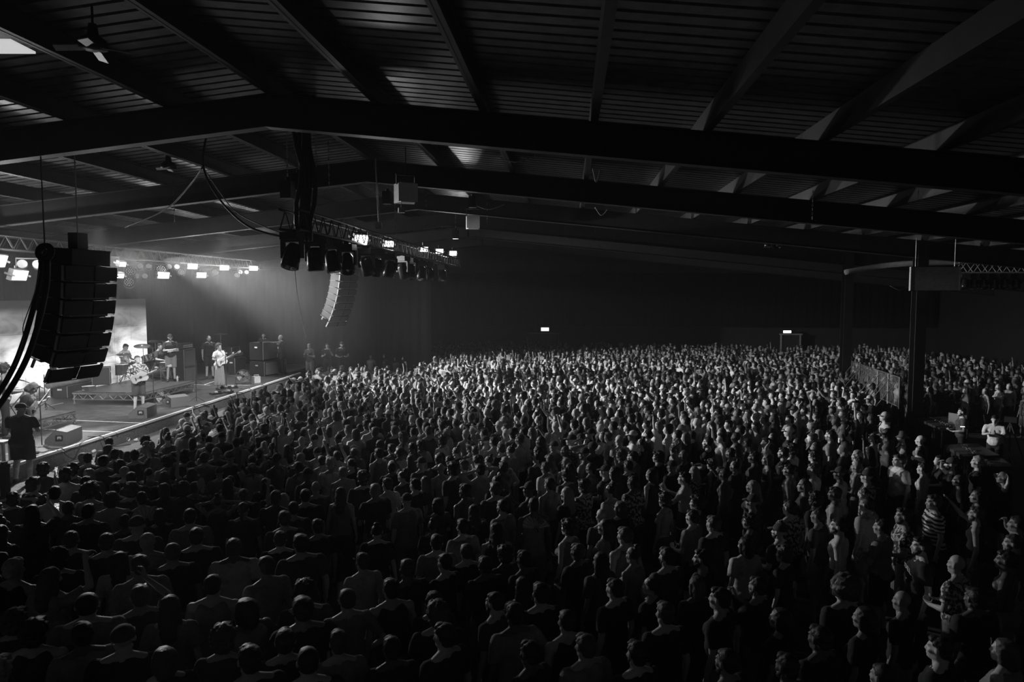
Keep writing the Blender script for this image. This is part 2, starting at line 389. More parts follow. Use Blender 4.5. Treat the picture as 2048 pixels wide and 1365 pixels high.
def hair_mesh(kind):
    H = HC
    def face_clear(a, n, bump=0, f=20):
        b = a.copy()
        for i in range(len(a)):
            v = noise.noise(Vector(a[i]) * f) if bump else 0
            b[i] += n[i] * v * bump
        # pull whatever hangs over the face back behind the hairline
        m = (b[:, 1] > .045) & (b[:, 2] < 1.70); b[m, 1] = .045 + (b[m, 1] - .045) * .1
        return b
    if kind == 'short': return fuse([ellip(H + Vector((0, -.018, .012)), (.083, .098, .088)), ellip(H + Vector((0, -.05, -.05)), (.07, .055, .06)), ellip(H + Vector((0, .045, .055)), (.062, .05, .035))], .010, 700, 2, lambda a, n: face_clear(a, n, .010, 40), 'hair')
    if kind == 'crop': return fuse([ellip(H + Vector((0, -.018, .012)), (.082, .097, .090)), ellip(H + Vector((0, -.045, -.045)), (.073, .056, .055)), ellip(H + Vector((0, .04, .05)), (.058, .045, .03))], .010, 500, 2, lambda a, n: face_clear(a, n, .003, 60), 'hair')
    if kind == 'curly': return fuse([ellip(H + Vector((0, -.02, .025)), (.105, .115, .105)), ellip(H + Vector((0, -.055, -.05)), (.095, .07, .08)), ellip(H + Vector((0, .05, .07)), (.075, .05, .045))], .010, 1100, 1, lambda a, n: face_clear(a, n, .030, 34), 'hair')
    if kind == 'afro': return fuse([ellip(H + Vector((0, -.03, .03)), (.15, .15, .14))], .012, 1200, 1, lambda a, n: face_clear(a, n, .030, 26), 'hair')
    if kind == 'long': return fuse([ellip(H + Vector((0, -.018, .012)), (.088, .102, .09)), capsule(H + Vector((0, -.06, -.02)), H + Vector((0, -.095, -.28)), .078, .085), capsule(H + Vector((.055, -.02, -.02)), H + Vector((.085, -.04, -.24)), .04, .03), capsule(H + Vector((-.055, -.02, -.02)), H + Vector((-.085, -.04, -.24)), .04, .03)], .011, 1100, 2, lambda a, n: face_clear(a, n, .014, 24), 'hair')
    if kind == 'bob': return fuse([ellip(H + Vector((0, -.018, .012)), (.09, .104, .092)), capsule(H + Vector((0, -.05, -.02)), H + Vector((0, -.06, -.12)), .085, .08), capsule(H + Vector((.06, -.01, 0)), H + Vector((.068, -.01, -.12)), .038, .03), capsule(H + Vector((-.06, -.01, 0)), H + Vector((-.068, -.01, -.12)), .038, .03)], .011, 900, 2, lambda a, n: face_clear(a, n, .012, 26), 'hair')
    if kind == 'bun': return fuse([ellip(H + Vector((0, -.018, .012)), (.08, .095, .085)), ellip(H + Vector((0, -.07, .115)), (.045, .045, .04))], .010, 700, 2, lambda a, n: face_clear(a, n, .006, 40), 'hair')
    if kind == 'tail': return fuse([ellip(H + Vector((0, -.018, .012)), (.08, .095, .085)), ellip(H + Vector((0, -.115, .03)), (.03, .035, .03)), capsule(H + Vector((0, -.13, .02)), H + Vector((0, -.15, -.20)), .033, .018)], .010, 800, 2, lambda a, n: face_clear(a, n, .006, 40), 'hair')
    if kind == 'beard': return fuse([ellip(H + Vector((0, .045, -.115)), (.055, .055, .04)), ellip(H + Vector((.045, .03, -.09)), (.02, .04, .035)), ellip(H + Vector((-.045, .03, -.09)), (.02, .04, .035))], .009, 300, 2, None, 'beard')
    if kind == 'cap':
        m = MB(); vs, fs = ellip(H + Vector((0, -.012, .012)), (.088, .104, .098), None, 16, 10)
        vs = [Vector((v.x, v.y, max(v.z, H.z - .0))) for v in vs]; m.add(vs, fs)
        br = [(-.07, .07), (-.062, .13), (-.03, .165), (.03, .165), (.062, .13), (.07, .07)]
        m.add([(x, y, H.z + .012 - (y - .07) * .15) for x, y in br] + [(x, y, H.z + .004 - (y - .07) * .15) for x, y in br], [(0, 1, 2, 3, 4, 5), (11, 10, 9, 8, 7, 6)] + [(i, (i + 1) % 6, 6 + (i + 1) % 6, 6 + i) for i in range(6)])
        me = m.mesh('cap', BLACK, True); return me
    if kind == 'hat':
        m = MB(); m.lathe([(.0, .10), (.07, .10), (.088, .03), (.092, -.005), (.155, -.045), (.158, -.05), (.09, -.012), (.085, .02)], H + Vector((0, -.005, .02)), 20)
        return m.mesh('hat', BLACK, True)
HAIRS = ['short', 'crop', 'curly', 'afro', 'long', 'bob', 'bun', 'tail', 'beard', 'cap', 'hat']
HM = {k: hair_mesh(k) for k in HAIRS}
HNAME = {'cap': 'cap', 'hat': 'bucket_hat', 'beard': 'beard'}

SKIN = [mat('skin_%d' % i, v, .5, var=.06, scale=5) for i, v in enumerate((.52, .40, .26, .10))]
SHOE = mat('shoe_leather', .04, .6)
EYED = mat('eye_dark', .03, .3)
CLO = {'black': mat('cloth_black', .018, .9, scale=30, bump=.2), 'dark': mat('cloth_dark', .06, .9, scale=30, bump=.2), 'grey': mat('cloth_grey', .22, .9, scale=30, bump=.2),
       'pale': mat('cloth_pale', .45, .9, scale=30, bump=.2), 'white': mat('cloth_white', .7, .9, scale=30, bump=.2)}
CLO['striped'] = mat_ramp('cloth_striped', stripes(2, 16, .02, .7, 0, 2.0), .9)
CLO['patterned'] = mat_ramp('cloth_patterned', blotch(22, .05, .6, .48, .54), .9)
HCOL = {'dark': mat('hair_dark', .02, .55, scale=40, bump=.4), 'brown': mat('hair_brown', .07, .55, scale=40, bump=.4), 'fair': mat('hair_fair', .30, .55, scale=40, bump=.4), 'white': mat('hair_white', .6, .6, scale=40, bump=.4)}

def finish_body(me, hm=None):
    me.materials.append(SKIN[0]); me.materials.append(SHOE); me.materials.append(EYED)
    n = len(me.polygons); c = np.empty(n * 3, np.float32); me.polygons.foreach_get('center', c); c = c.reshape(-1, 3)
    mi = np.zeros(n, np.int32); return me, c, mi
def make_body(fem, ra, la, hm=None, legs='stand', lean=0, tris=5200, voxel=.0085):
    cf = carve_face(hm)
    me = fuse(body_prims(fem, ra, la, hm, legs), voxel, tris, 2, cf, 'person')
    me, c, mi = finish_body(me)
    q = c
    if hm is not None: inv = np.array(hm.inverted()); q = c @ inv[:3, :3].T + inv[:3, 3]
    for s in (-1, 1): mi[((q - np.array([s * .031, .085, 1.642])) ** 2).sum(1) < .0095 ** 2] = 2
    foot = (c[:, 2] < .095) if legs != 'sit' else ((c[:, 2] < .52) & (c[:, 1] > .35) & (c[:, 2] < .50))
    mi[foot] = 1
    me.polygons.foreach_set('material_index', mi)
    if lean: setarr(me, lean_def(lean)(arr(me)))
    return me
def make_shirt(fem, ra, la, kind='tee', lean=0, tris=1500):
    me = fuse(shirt_prims(fem, ra, la, kind), .014, tris, 2, wrinkle(.012, 9, .90), 't_shirt')
    if lean: setarr(me, lean_def(lean)(arr(me)))
    me.materials.append(CLO['dark']); return me
def make_legs(kind, legs='stand', tris=700):
    me = fuse(leg_prims(kind, legs), .016, tris, 2, wrinkle(.006, 6), kind); me.materials.append(CLO['dark']); return me
LEGS = {k: make_legs(k) for k in ('shorts', 'trousers', 'skirt')}

# crowd templates: (female, right arm, left arm)
TDEF = {'plain': (0, 'down', 'down'), 'plain_f': (1, 'down', 'down'), 'front': (0, 'front', 'front'), 'front_f': (1, 'front', 'down'), 'cross': (0, 'cross', 'cross'),
        'point': (0, 'point', 'down'), 'up_f': (1, 'front', 'up'), 'fist': (0, 'fist', 'down'), 'phone_f': (1, 'phone', 'phone'), 'phone': (0, 'phone', 'down'),
        'behind': (0, 'behind', 'behind'), 'behind_f': (1, 'behind', 'behind'), 'clap_f': (1, 'clap', 'clap'), 'clap': (0, 'clap', 'clap'), 'hip': (0, 'hip', 'down'), 'brow': (0, 'brow', 'down')}
POSE_TXT = {'plain': 'arms down', 'front': 'hands in front', 'cross': 'arms folded', 'point': 'arm stretched out', 'up': 'one arm up', 'fist': 'fist raised',
            'phone': 'lifting a phone', 'behind': 'hands behind head', 'clap': 'hands together', 'hip': 'hand on hip', 'brow': 'hand on brow'}
TM = {}
for k, (fem, ra, la) in TDEF.items():
    A, B = ARM[ra], ARM[la]
    if k == 'cross': B = ((.24, .07, 1.15), (-.02, .27, 1.14), (-1, -.2, -.1), (0, -1, 0), .3)
    TM[k] = dict(body=make_body(fem, A, B), tee=make_shirt(fem, A, B, 'tee'), tank=make_shirt(fem, A, B, 'tank', tris=900), fem=fem)
# ================================================================ the hall (setting)
YB = 48.0; XL, XR = -22.5, 24.0; RIDGE = -5.25; SL = .104; RZ = 8.42     # ridge line, slope, rafter top at the ridge
def roof_z(x): return RZ - abs(x - RIDGE) * SL
def struct(o): o['kind'] = 'structure'; return o
FLOORM = mat('floor_concrete', .06, .7, scale=2, bump=.2)
m = MB().box((.75, 26, -.1), (47, 46, .2)); struct(m.build('floor', FLOORM))
WALLM = mat('wall_black_drape', .018, .95, scale=4, spec=.1); WALLB = mat('wall_dark_board', .03, .8, scale=2)
m = MB().box((.75, YB + .1, 4.5), (46.5, .2, 9)); wall_far = struct(m.build('wall_back', WALLB))
m = MB().box((XL - .1, 26, 4.2), (.2, 44, 8.4)); struct(m.build('wall_left', WALLM))
m = MB().box((XR + .1, 26, 4.2), (.2, 44, 8.4)); struct(m.build('wall_right', WALLM))
# black drapes along the far wall, pleated, one cloth per panel
def drape(p0, p1, z0, z1, label, pleat=.5, amp=.035):
    p0, p1 = Vector(p0), Vector(p1); L = (p1 - p0).length; n = int(L / pleat * 4); d = (p1 - p0) / n; nr = Vector((-d.y, d.x)).normalized()
    vs = []; fs = []
    for i in range(n + 1):
        q = p0 + d * i; off = nr * math.sin(i * math.pi / 2) * amp
        for z in (z0, z1): vs.append((q.x + off.x, q.y + off.y, z))
    fs = [(2 * i, 2 * i + 2, 2 * i + 3, 2 * i + 1) for i in range(n)]
    o = MB().add(vs, fs).build('drape', mat('drape_black', .006, .98, spec=.03), None, True); return tag(o, label, 'curtain')
drape((-9, 47.6), (23.6, 47.6), 2.75, 6.3, 'long black drape hung along the far wall above the exit doors')
drape((-21.4, 35.9), (-7.2, 35.9), 0.02, 6.2, 'black side curtain closing the far end of the stage')
# corrugated roof deck as one sheet per slope, real ribs
DECK = mat('roof_sheet', .11, .36, .45, scale=5, var=.35)
def deck_sheet(xa, xb):
    per = .30; ys = []; y = 3.0
    while y < YB: ys += [(y, 0), (y + .03, 0), (y + .055, -.05), (y + .275, -.05)]; y += per
    vs = []
    for yy, dz in ys:
        for x in (xa, xb): vs.append((x, yy, roof_z(x) + .33 + dz + .05))
    fs = [(2 * i, 2 * i + 1, 2 * i + 3, 2 * i + 2) for i in range(len(ys) - 1)]
    return MB().add(vs, fs)
ceil = struct(deck_sheet(XL, RIDGE).build('ceiling', DECK))
o = deck_sheet(RIDGE, XR).build('roof_sheet', DECK, ceil)
def beam(p0, p1, h, wd, flange=.02, up=Vector((0, 0, 1))):
    """an I section from p0 to p1 (top centre line)"""
    p0, p1 = Vector(p0), Vector(p1); d = (p1 - p0); L = d.length; d.normalize(); s = d.cross(up).normalized(); u = s.cross(d)
    M = Matrix((s, d, u)).transposed(); c = (p0 + p1) / 2; m = MB()
    m.box(c - u * flange / 2, (wd, L, flange), M); m.box(c - u * (h - flange / 2), (wd, L, flange), M); m.box(c - u * h / 2, (.02, L, h - flange), M)
    return m
first = {}
for k, y in enumerate((12, 18, 24, 30, 36, 42)):
    for xa, xb in ((XL, RIDGE), (RIDGE, XR)):
        key = xa
        if key not in first: first[key] = beam((xa, 0, roof_z(xa)), (xb, 0, roof_z(xb)), .56, .24).mesh('rafter', STEEL)
        o = link('rafter', first[key], ceil); o.location = (0, y, 0)
me = None
PUR = mat('purlin_paint', .06, .5, .2, scale=3)
x = -20.0
while x < 23:
    if me is None: me = MB().box((0, 25.5, -.02), (.05, 45, .34)).box((.05, 25.5, -.17), (.10, 45, .03)).box((.05, 25.5, .13), (.1, 45, .03)).mesh('purlin', PUR)
    o = link('purlin', me, ceil); o.location = (x, 0, roof_z(x) + .19); x += 1.85
# columns
cm = None
for i, y in enumerate((24, 30)):
    if cm is None: cm = MB().box((0, .17, 3.3), (.34, .02, 6.6)).box((0, -.17, 3.3), (.34, .02, 6.6)).box((0, 0, 3.3), (.02, .34, 6.6)).box((0, 0, .03), (.5, .5, .06)).mesh('column', STEEL)
    o = link('trim_%d' % (i + 1), cm); o.location = (11.4, y, 0); struct(o)
for y in (12, 18, 24, 30, 36, 42):
    o = link('wall_post', cm, bpy.data.objects['wall_left']); o.location = (XL + .25, y, 0)
# exit doors in the far wall with lit signs
EXITM = mat('exit_sign_lit', .9, .4, emit=2.2)
def exit_door(px, py, n, wd):
    c = at_y(px, py, 47.4); x = c.x; top = c.z
    f = MB().box((x, 47.42, top + .03), (wd + .35, .16, .08)).box((x - wd / 2 - .06, 47.45, top / 2), (.08, .12, top)).box((x + wd / 2 + .06, 47.45, top / 2), (.08, .12, top))
    d = struct(f.build('door_%d' % n, mat('door_frame_pale', .5, .5)))
    for s in (-1, 1):
        l = MB().box((x + s * wd / 4, 47.47, top / 2), (wd / 2 - .02, .05, top)).build('door_leaf', mat('door_leaf', .06, .5), d)
        MB().cyl((x + s * .1, 47.41, 1.0), (x + s * (wd / 2 - .1), 47.41, 1.0), .02).build('push_bar', ALU, l)
    return x, top
x1, t1 = exit_door(1086, 668, 1, 2.0)
x2, t2 = exit_door(1582, 670, 2, 1.1)
x3, t3 = exit_door(745, 663, 3, 1.2)
def exit_sign(px, py, wd, hh, label):
    c = at_y(px, py, 47.3); r = empty('exit_sign', (c.x, 47.3, c.z - hh / 2), 0, label, 'sign')
    MB().box((0, 0, hh / 2), (wd + .06, .08, hh + .06)).build('sign_box', BLACK, r)
    MB().box((0, .33, hh / 2), (.06, .6, .06)).build('wall_bracket', BLACK, r)
    MB().box((0, -.045, hh / 2), (wd, .01, hh)).build('lit_panel', EXITM, r)
    t = bpy.data.curves.new('lettering', 'FONT'); t.body = 'EXIT'; t.size = hh * .8; t.align_x = 'CENTER'; t.align_y = 'CENTER'; t.extrude = .003
    to = bpy.data.objects.new('t', t); COL.objects.link(to); bpy.context.view_layer.update()
    tm = bpy.data.meshes.new_from_object(to.evaluated_get(bpy.context.evaluated_depsgraph_get())); bpy.data.objects.remove(to)
    tm.materials.clear(); tm.materials.append(mat('sign_letters', .35, .5)); o = link('lettering', tm, r); o.rotation_euler = (R(90), 0, 0); o.location = (0, -.053, hh / 2)
exit_sign(1090, 659, .52, .22, 'lit exit sign above the double doors in the centre of the far wall')
exit_sign(1574, 664, .50, .16, 'small lit exit sign above the narrow door at right of the far wall')
c = at_y(728, 651, 47.3); o = MB().box(c, (.42, .08, .07)).build('strip_light', EXITM); MB().box(c + Vector((0, .36, 0)), (.06, .64, .05)).build('wall_bracket', BLACK, o); tag(o, 'small lit strip lamp on the far wall right of the hanging speaker column', 'lamp')

# ================================================================ stage
ZS, ZL = 1.30, .95
e0, e1 = at_z(10, 936, ZS), at_z(601, 746, ZS)
ed = (e1 - e0); ed.z = 0; EL = ed.length; ed.normalize(); en = Vector((ed.y, -ed.x, 0))          # along the edge, and out to the crowd
def edge(y): return e0.x + (y - e0.y) * ed.x / ed.y
EA = math.atan2(-ed.x, ed.y)
DECKM = mat_ramp('stage_deck_black', blotch(5, .03, .085, .4, .65, stretch=(1, 3, 1)), .42)
FASC = mat('stage_fascia', .15, .85, scale=30, var=.4, bump=.3); LEDG = mat('ledge_carpet', .17, .95, scale=40, var=.5, bump=.4)
EDGEW = mat('white_tape', .85, .5, var=.05)
y0, y1 = e0.y - 5.0, e1.y
p0, p1 = Vector((edge(y0), y0, 0)), Vector((edge(y1), y1, 0))
st = empty('stage', (p0.x, p0.y, 0), 0, 'black raised stage platform with a white taped front edge', 'stage')
def loc(v): return Vector(v) - Vector((p0.x, p0.y, 0))
backx = -20.2
q = [p0, p1, Vector((backx, y1, 0)), Vector((backx, y0, 0))]
m = MB(); vs = [loc(v + Vector((0, 0, ZS - .06))) for v in q] + [loc(v + Vector((0, 0, ZS))) for v in q]
m.add(vs, [(3, 2, 1, 0), (4, 5, 6, 7), (0, 1, 5, 4), (1, 2, 6, 5), (2, 3, 7, 6), (3, 0, 4, 7)]); m.build('deck', DECKM, st)
MB().box((0, 0, 0), (.001, .001, .001))
def along(a, b, off0, off1, z0, z1):
    """box that follows the stage edge between distances a and b, off0..off1 outward"""
    A = p0 + ed * a; B = p0 + ed * b
    P = [A + en * off0, A + en * off1, B + en * off1, B + en * off0]
    vs = [loc(Vector((v.x, v.y, z0))) for v in P] + [loc(Vector((v.x, v.y, z1))) for v in P]
    return vs, [(3, 2, 1, 0), (4, 5, 6, 7), (0, 1, 5, 4), (1, 2, 6, 5), (2, 3, 7, 6), (3, 0, 4, 7)]
LT = (p1 - p0).length
MB().add(*along(0, LT, -.05, .025, ZS - .045, ZS + .012)).build('edge_strip', EDGEW, st)
a = 0
while a < LT - .2:
    b = min(a + 2.0, LT); MB().add(*along(a + .008, b - .008, -.03, .0, 0, ZS - .05)).build('fascia_panel', FASC, st); a += 2.0
A = p1; MB().add([loc(v) for v in (Vector((p1.x, p1.y, 0)), Vector((backx, p1.y, 0)), Vector((backx, p1.y, ZS - .06)), Vector((p1.x, p1.y, ZS - .06)))], [(0, 1, 2, 3)]).build('end_panel', FASC, st)
# ledge in front of it
lg = empty('camera_ledge', (p0.x, p0.y, 0), 0, 'low grey carpeted ledge running along the front of the stage', 'platform')
LW = 1.15
a = 0
while a < LT + .2:
    b = a + 2.4; MB().add(*along(a + .006, b - .006, .03, LW, ZL - .08, ZL)).build('ledge_board', LEDG, lg); a += 2.4
MB().add(*along(0, b, LW - .03, LW, 0, ZL - .085)).build('ledge_front', FASC, lg)
MB().box(loc((-10.0, y1 + 2.05, ZL - .04)), (5.0, 3.5, .08)).box(loc((-7.52, y1 + 2.05, ZL / 2 - .04)), (.03, 3.5, ZL - .09)).box(loc((-10, y1 + .32, ZL / 2 - .04)), (5.0, .03, ZL - .09)).build('end_platform', LEDG, lg)
MB().box(loc(((backx - 13.0) / 2, y1 + 1.9, ZS - .03)), (-13.0 - backx, 3.8, .06)).build('side_deck', DECKM, st)
# white tape lines across the deck
def tape(pa, pb, wd=.045, name='tape_line'):
    A, B = at_z(*pa, ZS + .004), at_z(*pb, ZS + .004); d = (B - A).normalized(); s = Vector((d.y, -d.x, 0)) * wd / 2
    MB().add([loc(A - s), loc(A + s), loc(B + s), loc(B - s)], [(0, 1, 2, 3)]).build(name, EDGEW, st)
for pa, pb in (((148, 841), (291, 847)), ((87, 859), (150, 862)), ((163, 862), (235, 865)), ((92, 814), (127, 806)), ((386, 769), (420, 771)), ((408, 770), (435, 761)), ((455, 771), (500, 771)), ((0, 910), (60, 905))):
    tape(pa, pb)
# truss-edged risers
def riser(c0, c1, z, label, skip=()):
    x0, x1 = sorted((c0[0], c1[0])); ya, yb = sorted((c0[1], c1[1])); r = empty('riser', ((x0 + x1) / 2, (ya + yb) / 2, ZS), 0, label, 'riser')
    o = r.location; X0, X1, Y0, Y1 = x0 - o.x, x1 - o.x, ya - o.y, yb - o.y; h = z - ZS
    for i in range(2):
        ym = (Y0 + Y1) / 2; a, b = (Y0, ym) if i == 0 else (ym, Y1)
        MB().box(((X0 + X1) / 2, (a + b) / 2, h - .02), (X1 - X0 - .01, b - a - .01, .04)).build('deck_board', DECKM, r)
    def side(a, b):
        a, b = Vector(a), Vector(b); L = (b - a).length; n = int(L / .32)
        MB().box((a + b) / 2 + Vector((0, 0, h - .055)), (max(abs(b.x - a.x), .05), max(abs(b.y - a.y), .05), .05)).build('top_rail', ALU, r)
        MB().box((a + b) / 2 + Vector((0, 0, h - .245)), (max(abs(b.x - a.x), .035), max(abs(b.y - a.y), .035), .035)).build('bottom_rail', ALU, r)
        for k in range(n):
            p, q2, mm = a.lerp(b, k / n), a.lerp(b, (k + 1) / n), a.lerp(b, (k + .5) / n)
            MB().cyl(p + Vector((0, 0, h - .24)), mm + Vector((0, 0, h - .07)), .012, n=6).cyl(mm + Vector((0, 0, h - .07)), q2 + Vector((0, 0, h - .24)), .012, n=6).build('brace', ALU, r)
    side((X0, Y0, 0), (X1, Y0, 0)); side((X1, Y0, 0), (X1, Y1, 0)); side((X0, Y0, 0), (X0, Y1, 0)); side((X0, Y1, 0), (X1, Y1, 0))
    for sx in (X0 + .03, X1 - .03):
        for sy in (Y0 + .03, Y1 - .03): MB().cyl((sx, sy, 0), (sx, sy, h - .05), .028).cyl((sx, sy, 0), (sx, sy, .03), .05).build('leg', ALU, r)
    return r
ZR = 1.70
dk = at_z(287, 786, ZR), at_z(152, 783, ZR), at_z(368, 764, ZR)
riser((dk[1].x, dk[0].y), (dk[0].x, dk[2].y + .3), ZR, 'drum riser edged with silver truss rails, in the middle of the stage')
bk = at_z(152, 822, ZR - .05), at_z(80, 849, ZR - .05)
riser((bk[0].x - 3.0, bk[1].y), (bk[0].x, bk[0].y), ZR - .05, 'riser edged with silver truss rails under the seated bass player, left end of the stage')
# backdrop screens and black back curtain
def cloud(nt):
    N, L = nt.nodes, nt.links
    tc = N.new('ShaderNodeTexCoord'); mp = N.new('ShaderNodeMapping'); mp.inputs['Scale'].default_value = (1, .28, .75); mp.inputs['Rotation'].default_value = (R(-24), 0, 0)
    L.new(tc.outputs['Object'], mp.inputs[0]); ns = N.new('ShaderNodeTexNoise'); ns.inputs['Scale'].default_value = 1.5; ns.inputs['Detail'].default_value = 5; ns.inputs['Distortion'].default_value = .6
    L.new(mp.outputs[0], ns.inputs['Vector']); mr = N.new('ShaderNodeMapRange'); mr.inputs['From Min'].default_value = .35; mr.inputs['From Max'].default_value = .68
    mr.inputs['To Min'].default_value = .05; mr.inputs['To Max'].default_value = 1.0; L.new(ns.outputs['Fac'], mr.inputs['Value'])
    # the cloud picture on the screen fades to dark towards its top
    sx = N.new('ShaderNodeSeparateXYZ'); L.new(tc.outputs['Object'], sx.inputs[0])
    g = N.new('ShaderNodeMapRange'); g.inputs['From Min'].default_value = 3.2; g.inputs['From Max'].default_value = 1.6; g.inputs['To Min'].default_value = .02; g.inputs['To Max'].default_value = 1
    L.new(sx.outputs[2], g.inputs['Value']); mu = N.new('ShaderNodeMath'); mu.operation = 'MULTIPLY'; L.new(mr.outputs['Result'], mu.inputs[0]); L.new(g.outputs['Result'], mu.inputs[1])
    return mu.outputs[0]
SCRM = mat_ramp('backdrop_screen_lit', cloud, .6, emit=1.5)
SX = -18.6
yR = at_x(294, 680, SX).y; zt = at_x(294, 598, SX).z; yL = at_x(0, 680, SX).y
ym = at_x(86, 680, SX).y
def screen(ya, yb, label):
    r = empty('video_screen', (SX, (ya + yb) / 2, ZS), 0, label, 'screen'); L = yb - ya; H = zt - ZS
    MB().box((-.06, 0, H / 2), (.08, L, H)).build('cabinet', BLACK, r)
    n = max(1, round(L / 1.2)); k = max(1, round(H / 1.15))
    for i in range(n):
        for j in range(k):
            o = MB().add([(0, -L / 2 + L * (i + a) / n, H * (j + b) / k) for a, b in ((.004, .004), (.996, .004), (.996, .996), (.004, .996))], [(0, 1, 2, 3)]).build('screen_tile', SCRM, r)
screen(yL - 3.5, ym + .25, 'glowing backdrop screen of pale clouds at the left edge of the stage')
screen(ym + .6, yR, 'glowing backdrop screen of pale clouds behind the drummer')
m = drape((-19.3, 9), (-19.3, 34.5), 1.3, 6.9, 'black backcloth hanging behind the video screens along the back of the stage')
# ================================================================ rigging: trusses, lamps, speaker columns
def at_d(px, py, d): return CAM + ray(px, py) * d
UCYL = MB().cyl((0, 0, 0), (0, 0, 1), 1, 1, 8).mesh('tube', ALU); UCYLB = MB().cyl((0, 0, 0), (0, 0, 1), 1, 1, 8).mesh('tube', STEEL)
def rod(name, a, b, r, parent, me=None, org=None):
    a, b = Vector(a), Vector(b)
    if org is not None: a -= org; b -= org
    o = link(name, me or UCYL, parent); o.location = a; o.rotation_mode = 'QUATERNION'; o.rotation_quaternion = (b - a).to_track_quat('Z', 'Y'); o.scale = (r, r, (b - a).length); return o
def truss(a, b, s, label, me=None, step=.5, cr=.025, br=.012):
    a, b = Vector(a), Vector(b); r = empty('truss', a, 0, label, 'truss'); d = (b - a); L = d.length; d.normalize(); sd = d.cross(Vector((0, 0, 1))).normalized(); up = sd.cross(d)
    C = {}
    for i in (-1, 1):
        for j in (-1, 1): o0 = sd * i * s / 2 + up * j * s / 2; C[i, j] = o0; rod('chord', o0, o0 + d * L, cr, r, me)
    n = int(L / step)
    for k in range(n):
        A, M, B = d * L * k / n, d * L * (k + .5) / n, d * L * (k + 1) / n
        for (c0, c1) in (((-1, -1), (-1, 1)), ((1, -1), (1, 1)), ((-1, -1), (1, -1))):
            rod('brace', C[c0] + A, C[c1] + M, br, r, me); rod('brace', C[c1] + M, C[c0] + B, br, r, me)
    return r
TX = -5.15; TZ = 6.35
truss((TX, 12.6, TZ), (TX, 31.5, TZ), .36, 'long dark lighting truss hung over the front of the crowd, crowded with moving lamps', UCYLB)
truss((-15.3, 13.5, 6.35), (-15.3, 33.5, 6.35), .36, 'lighting truss above the back of the stage', UCYLB)
ft0, ft1 = at_y(1912, 536, 27.0), at_y(2048, 533, 27.0)
FTX0, FTX1, FTZ = ft0.x, 17.6, 5.0 + (586 - 534) * ft0.y / FPX
truss((FTX0, 27, ft0.z), (FTX1, 27, ft0.z), .36, 'silver lighting truss at the right edge, hung over the mixing area', MB().cyl((0, 0, 0), (0, 0, 1), 1, 1, 8).mesh('tube', mat('truss_silver_dull', .8, .4, .2)))
# moving heads: one template, copied
def make_mover():
    r = empty('moving_head_lamp'); MB().box((0, 0, -.08), (.34, .30, .14)).box((0, 0, .01), (.12, .12, .05)).build('base', BLACK, r)
    MB().box((.19, 0, -.32), (.04, .12, .34)).box((-.19, 0, -.32), (.04, .12, .34)).box((0, 0, -.17), (.40, .14, .04)).build('yoke', BLACK, r)
    h = MB().lathe([(.0, .2), (.10, .2), (.15, .10), (.16, -.10), (.17, -.26), (.15, -.27)], (0, 0, 0), 16).build('head', mat('lamp_body_gloss', .02, .18), r, True); h.location = (0, 0, -.42)
    MB().lathe([(0, -.268), (.15, -.266)], (0, 0, 0), 16).build('lens', mat('lens_dark', .03, .05), h, True); return r
mv = make_mover(); heads = []
ords = ['first', 'second', 'third', 'fourth', 'fifth', 'sixth', 'seventh', 'eighth', 'ninth', 'tenth', 'eleventh', 'twelfth', 'thirteenth', 'fourteenth', 'fifteenth', 'sixteenth']
for i, px in enumerate((585, 630, 665, 695, 733, 753, 780, 806, 822, 843, 858, 886)):
    o = mv if i == 0 else copy_tree(mv); p = at_x(px, 520, TX); o.location = (TX, p.y, TZ - .22); o.rotation_euler = (0, 0, R(random.uniform(-25, 25)))
    hd = [c for c in o.children if c.name.startswith('head')][0]; hd.rotation_euler = (R(random.uniform(-28, 28)), R(random.uniform(-12, 12)), 0)
    tag(o, 'black moving head lamp, %s along the truss over the crowd, counted from the camera' % ords[i], 'stage lamp', 'moving heads under the front truss'); heads.append(o)
for i, px in enumerate((1930, 1949, 1968, 1989, 2010, 2033)):
    o = copy_tree(mv); p = at_y(px, 545, 27); o.location = (p.x, 27, ft0.z - .22); o.scale = (.8, .8, .8)
    tag(o, 'black lamp hanging under the silver truss, %s from its left end' % ords[i], 'stage lamp', 'lamps under the silver truss')
# LED panel lamps, lit, aimed
def panel_lamp(p, to, w, h, label, lit=True, glow=None):
    p = Vector(p); r = empty('panel_lamp', p, 0, label, 'stage lamp'); q = (Vector(to) - p).to_track_quat('-Z', 'Y').to_matrix()
    MB().box(q @ Vector((0, 0, .07)), (w + .06, h + .06, .14), q).build('housing', BLACK, r)
    MB().box(q @ Vector((0, 0, -.01)), (w, h, .03), q).build('lit_lens', LAMP if lit else LAMPD, r)
    MB().box(q @ Vector((w / 2 + .05, 0, .06)), (.02, .05, .3), q).box(q @ Vector((-w / 2 - .05, 0, .06)), (.02, .05, .3), q).cyl(q @ Vector((0, 0, .14)), q @ Vector((0, 0, .14)) + Vector((0, 0, .22)), .02).build('bracket', BLACK, r)
    if glow:
        fwd = p.x > -10; l = bpy.data.lights.new('lamp_glow', 'SPOT' if fwd else 'POINT'); l.energy = glow * (3 if fwd else 2.4)
        if fwd: l.spot_size = R(150); l.spot_blend = .9
        l.shadow_soft_size = .1; o = bpy.data.objects.new('lamp_glow', l); COL.objects.link(o); o.location = p + (Vector(to) - p).normalized() * .3; o.rotation_euler = (Vector(to) - p).to_track_quat('-Z', 'Y').to_euler()
    return r
FRONT = Vector((2, 10, 2))
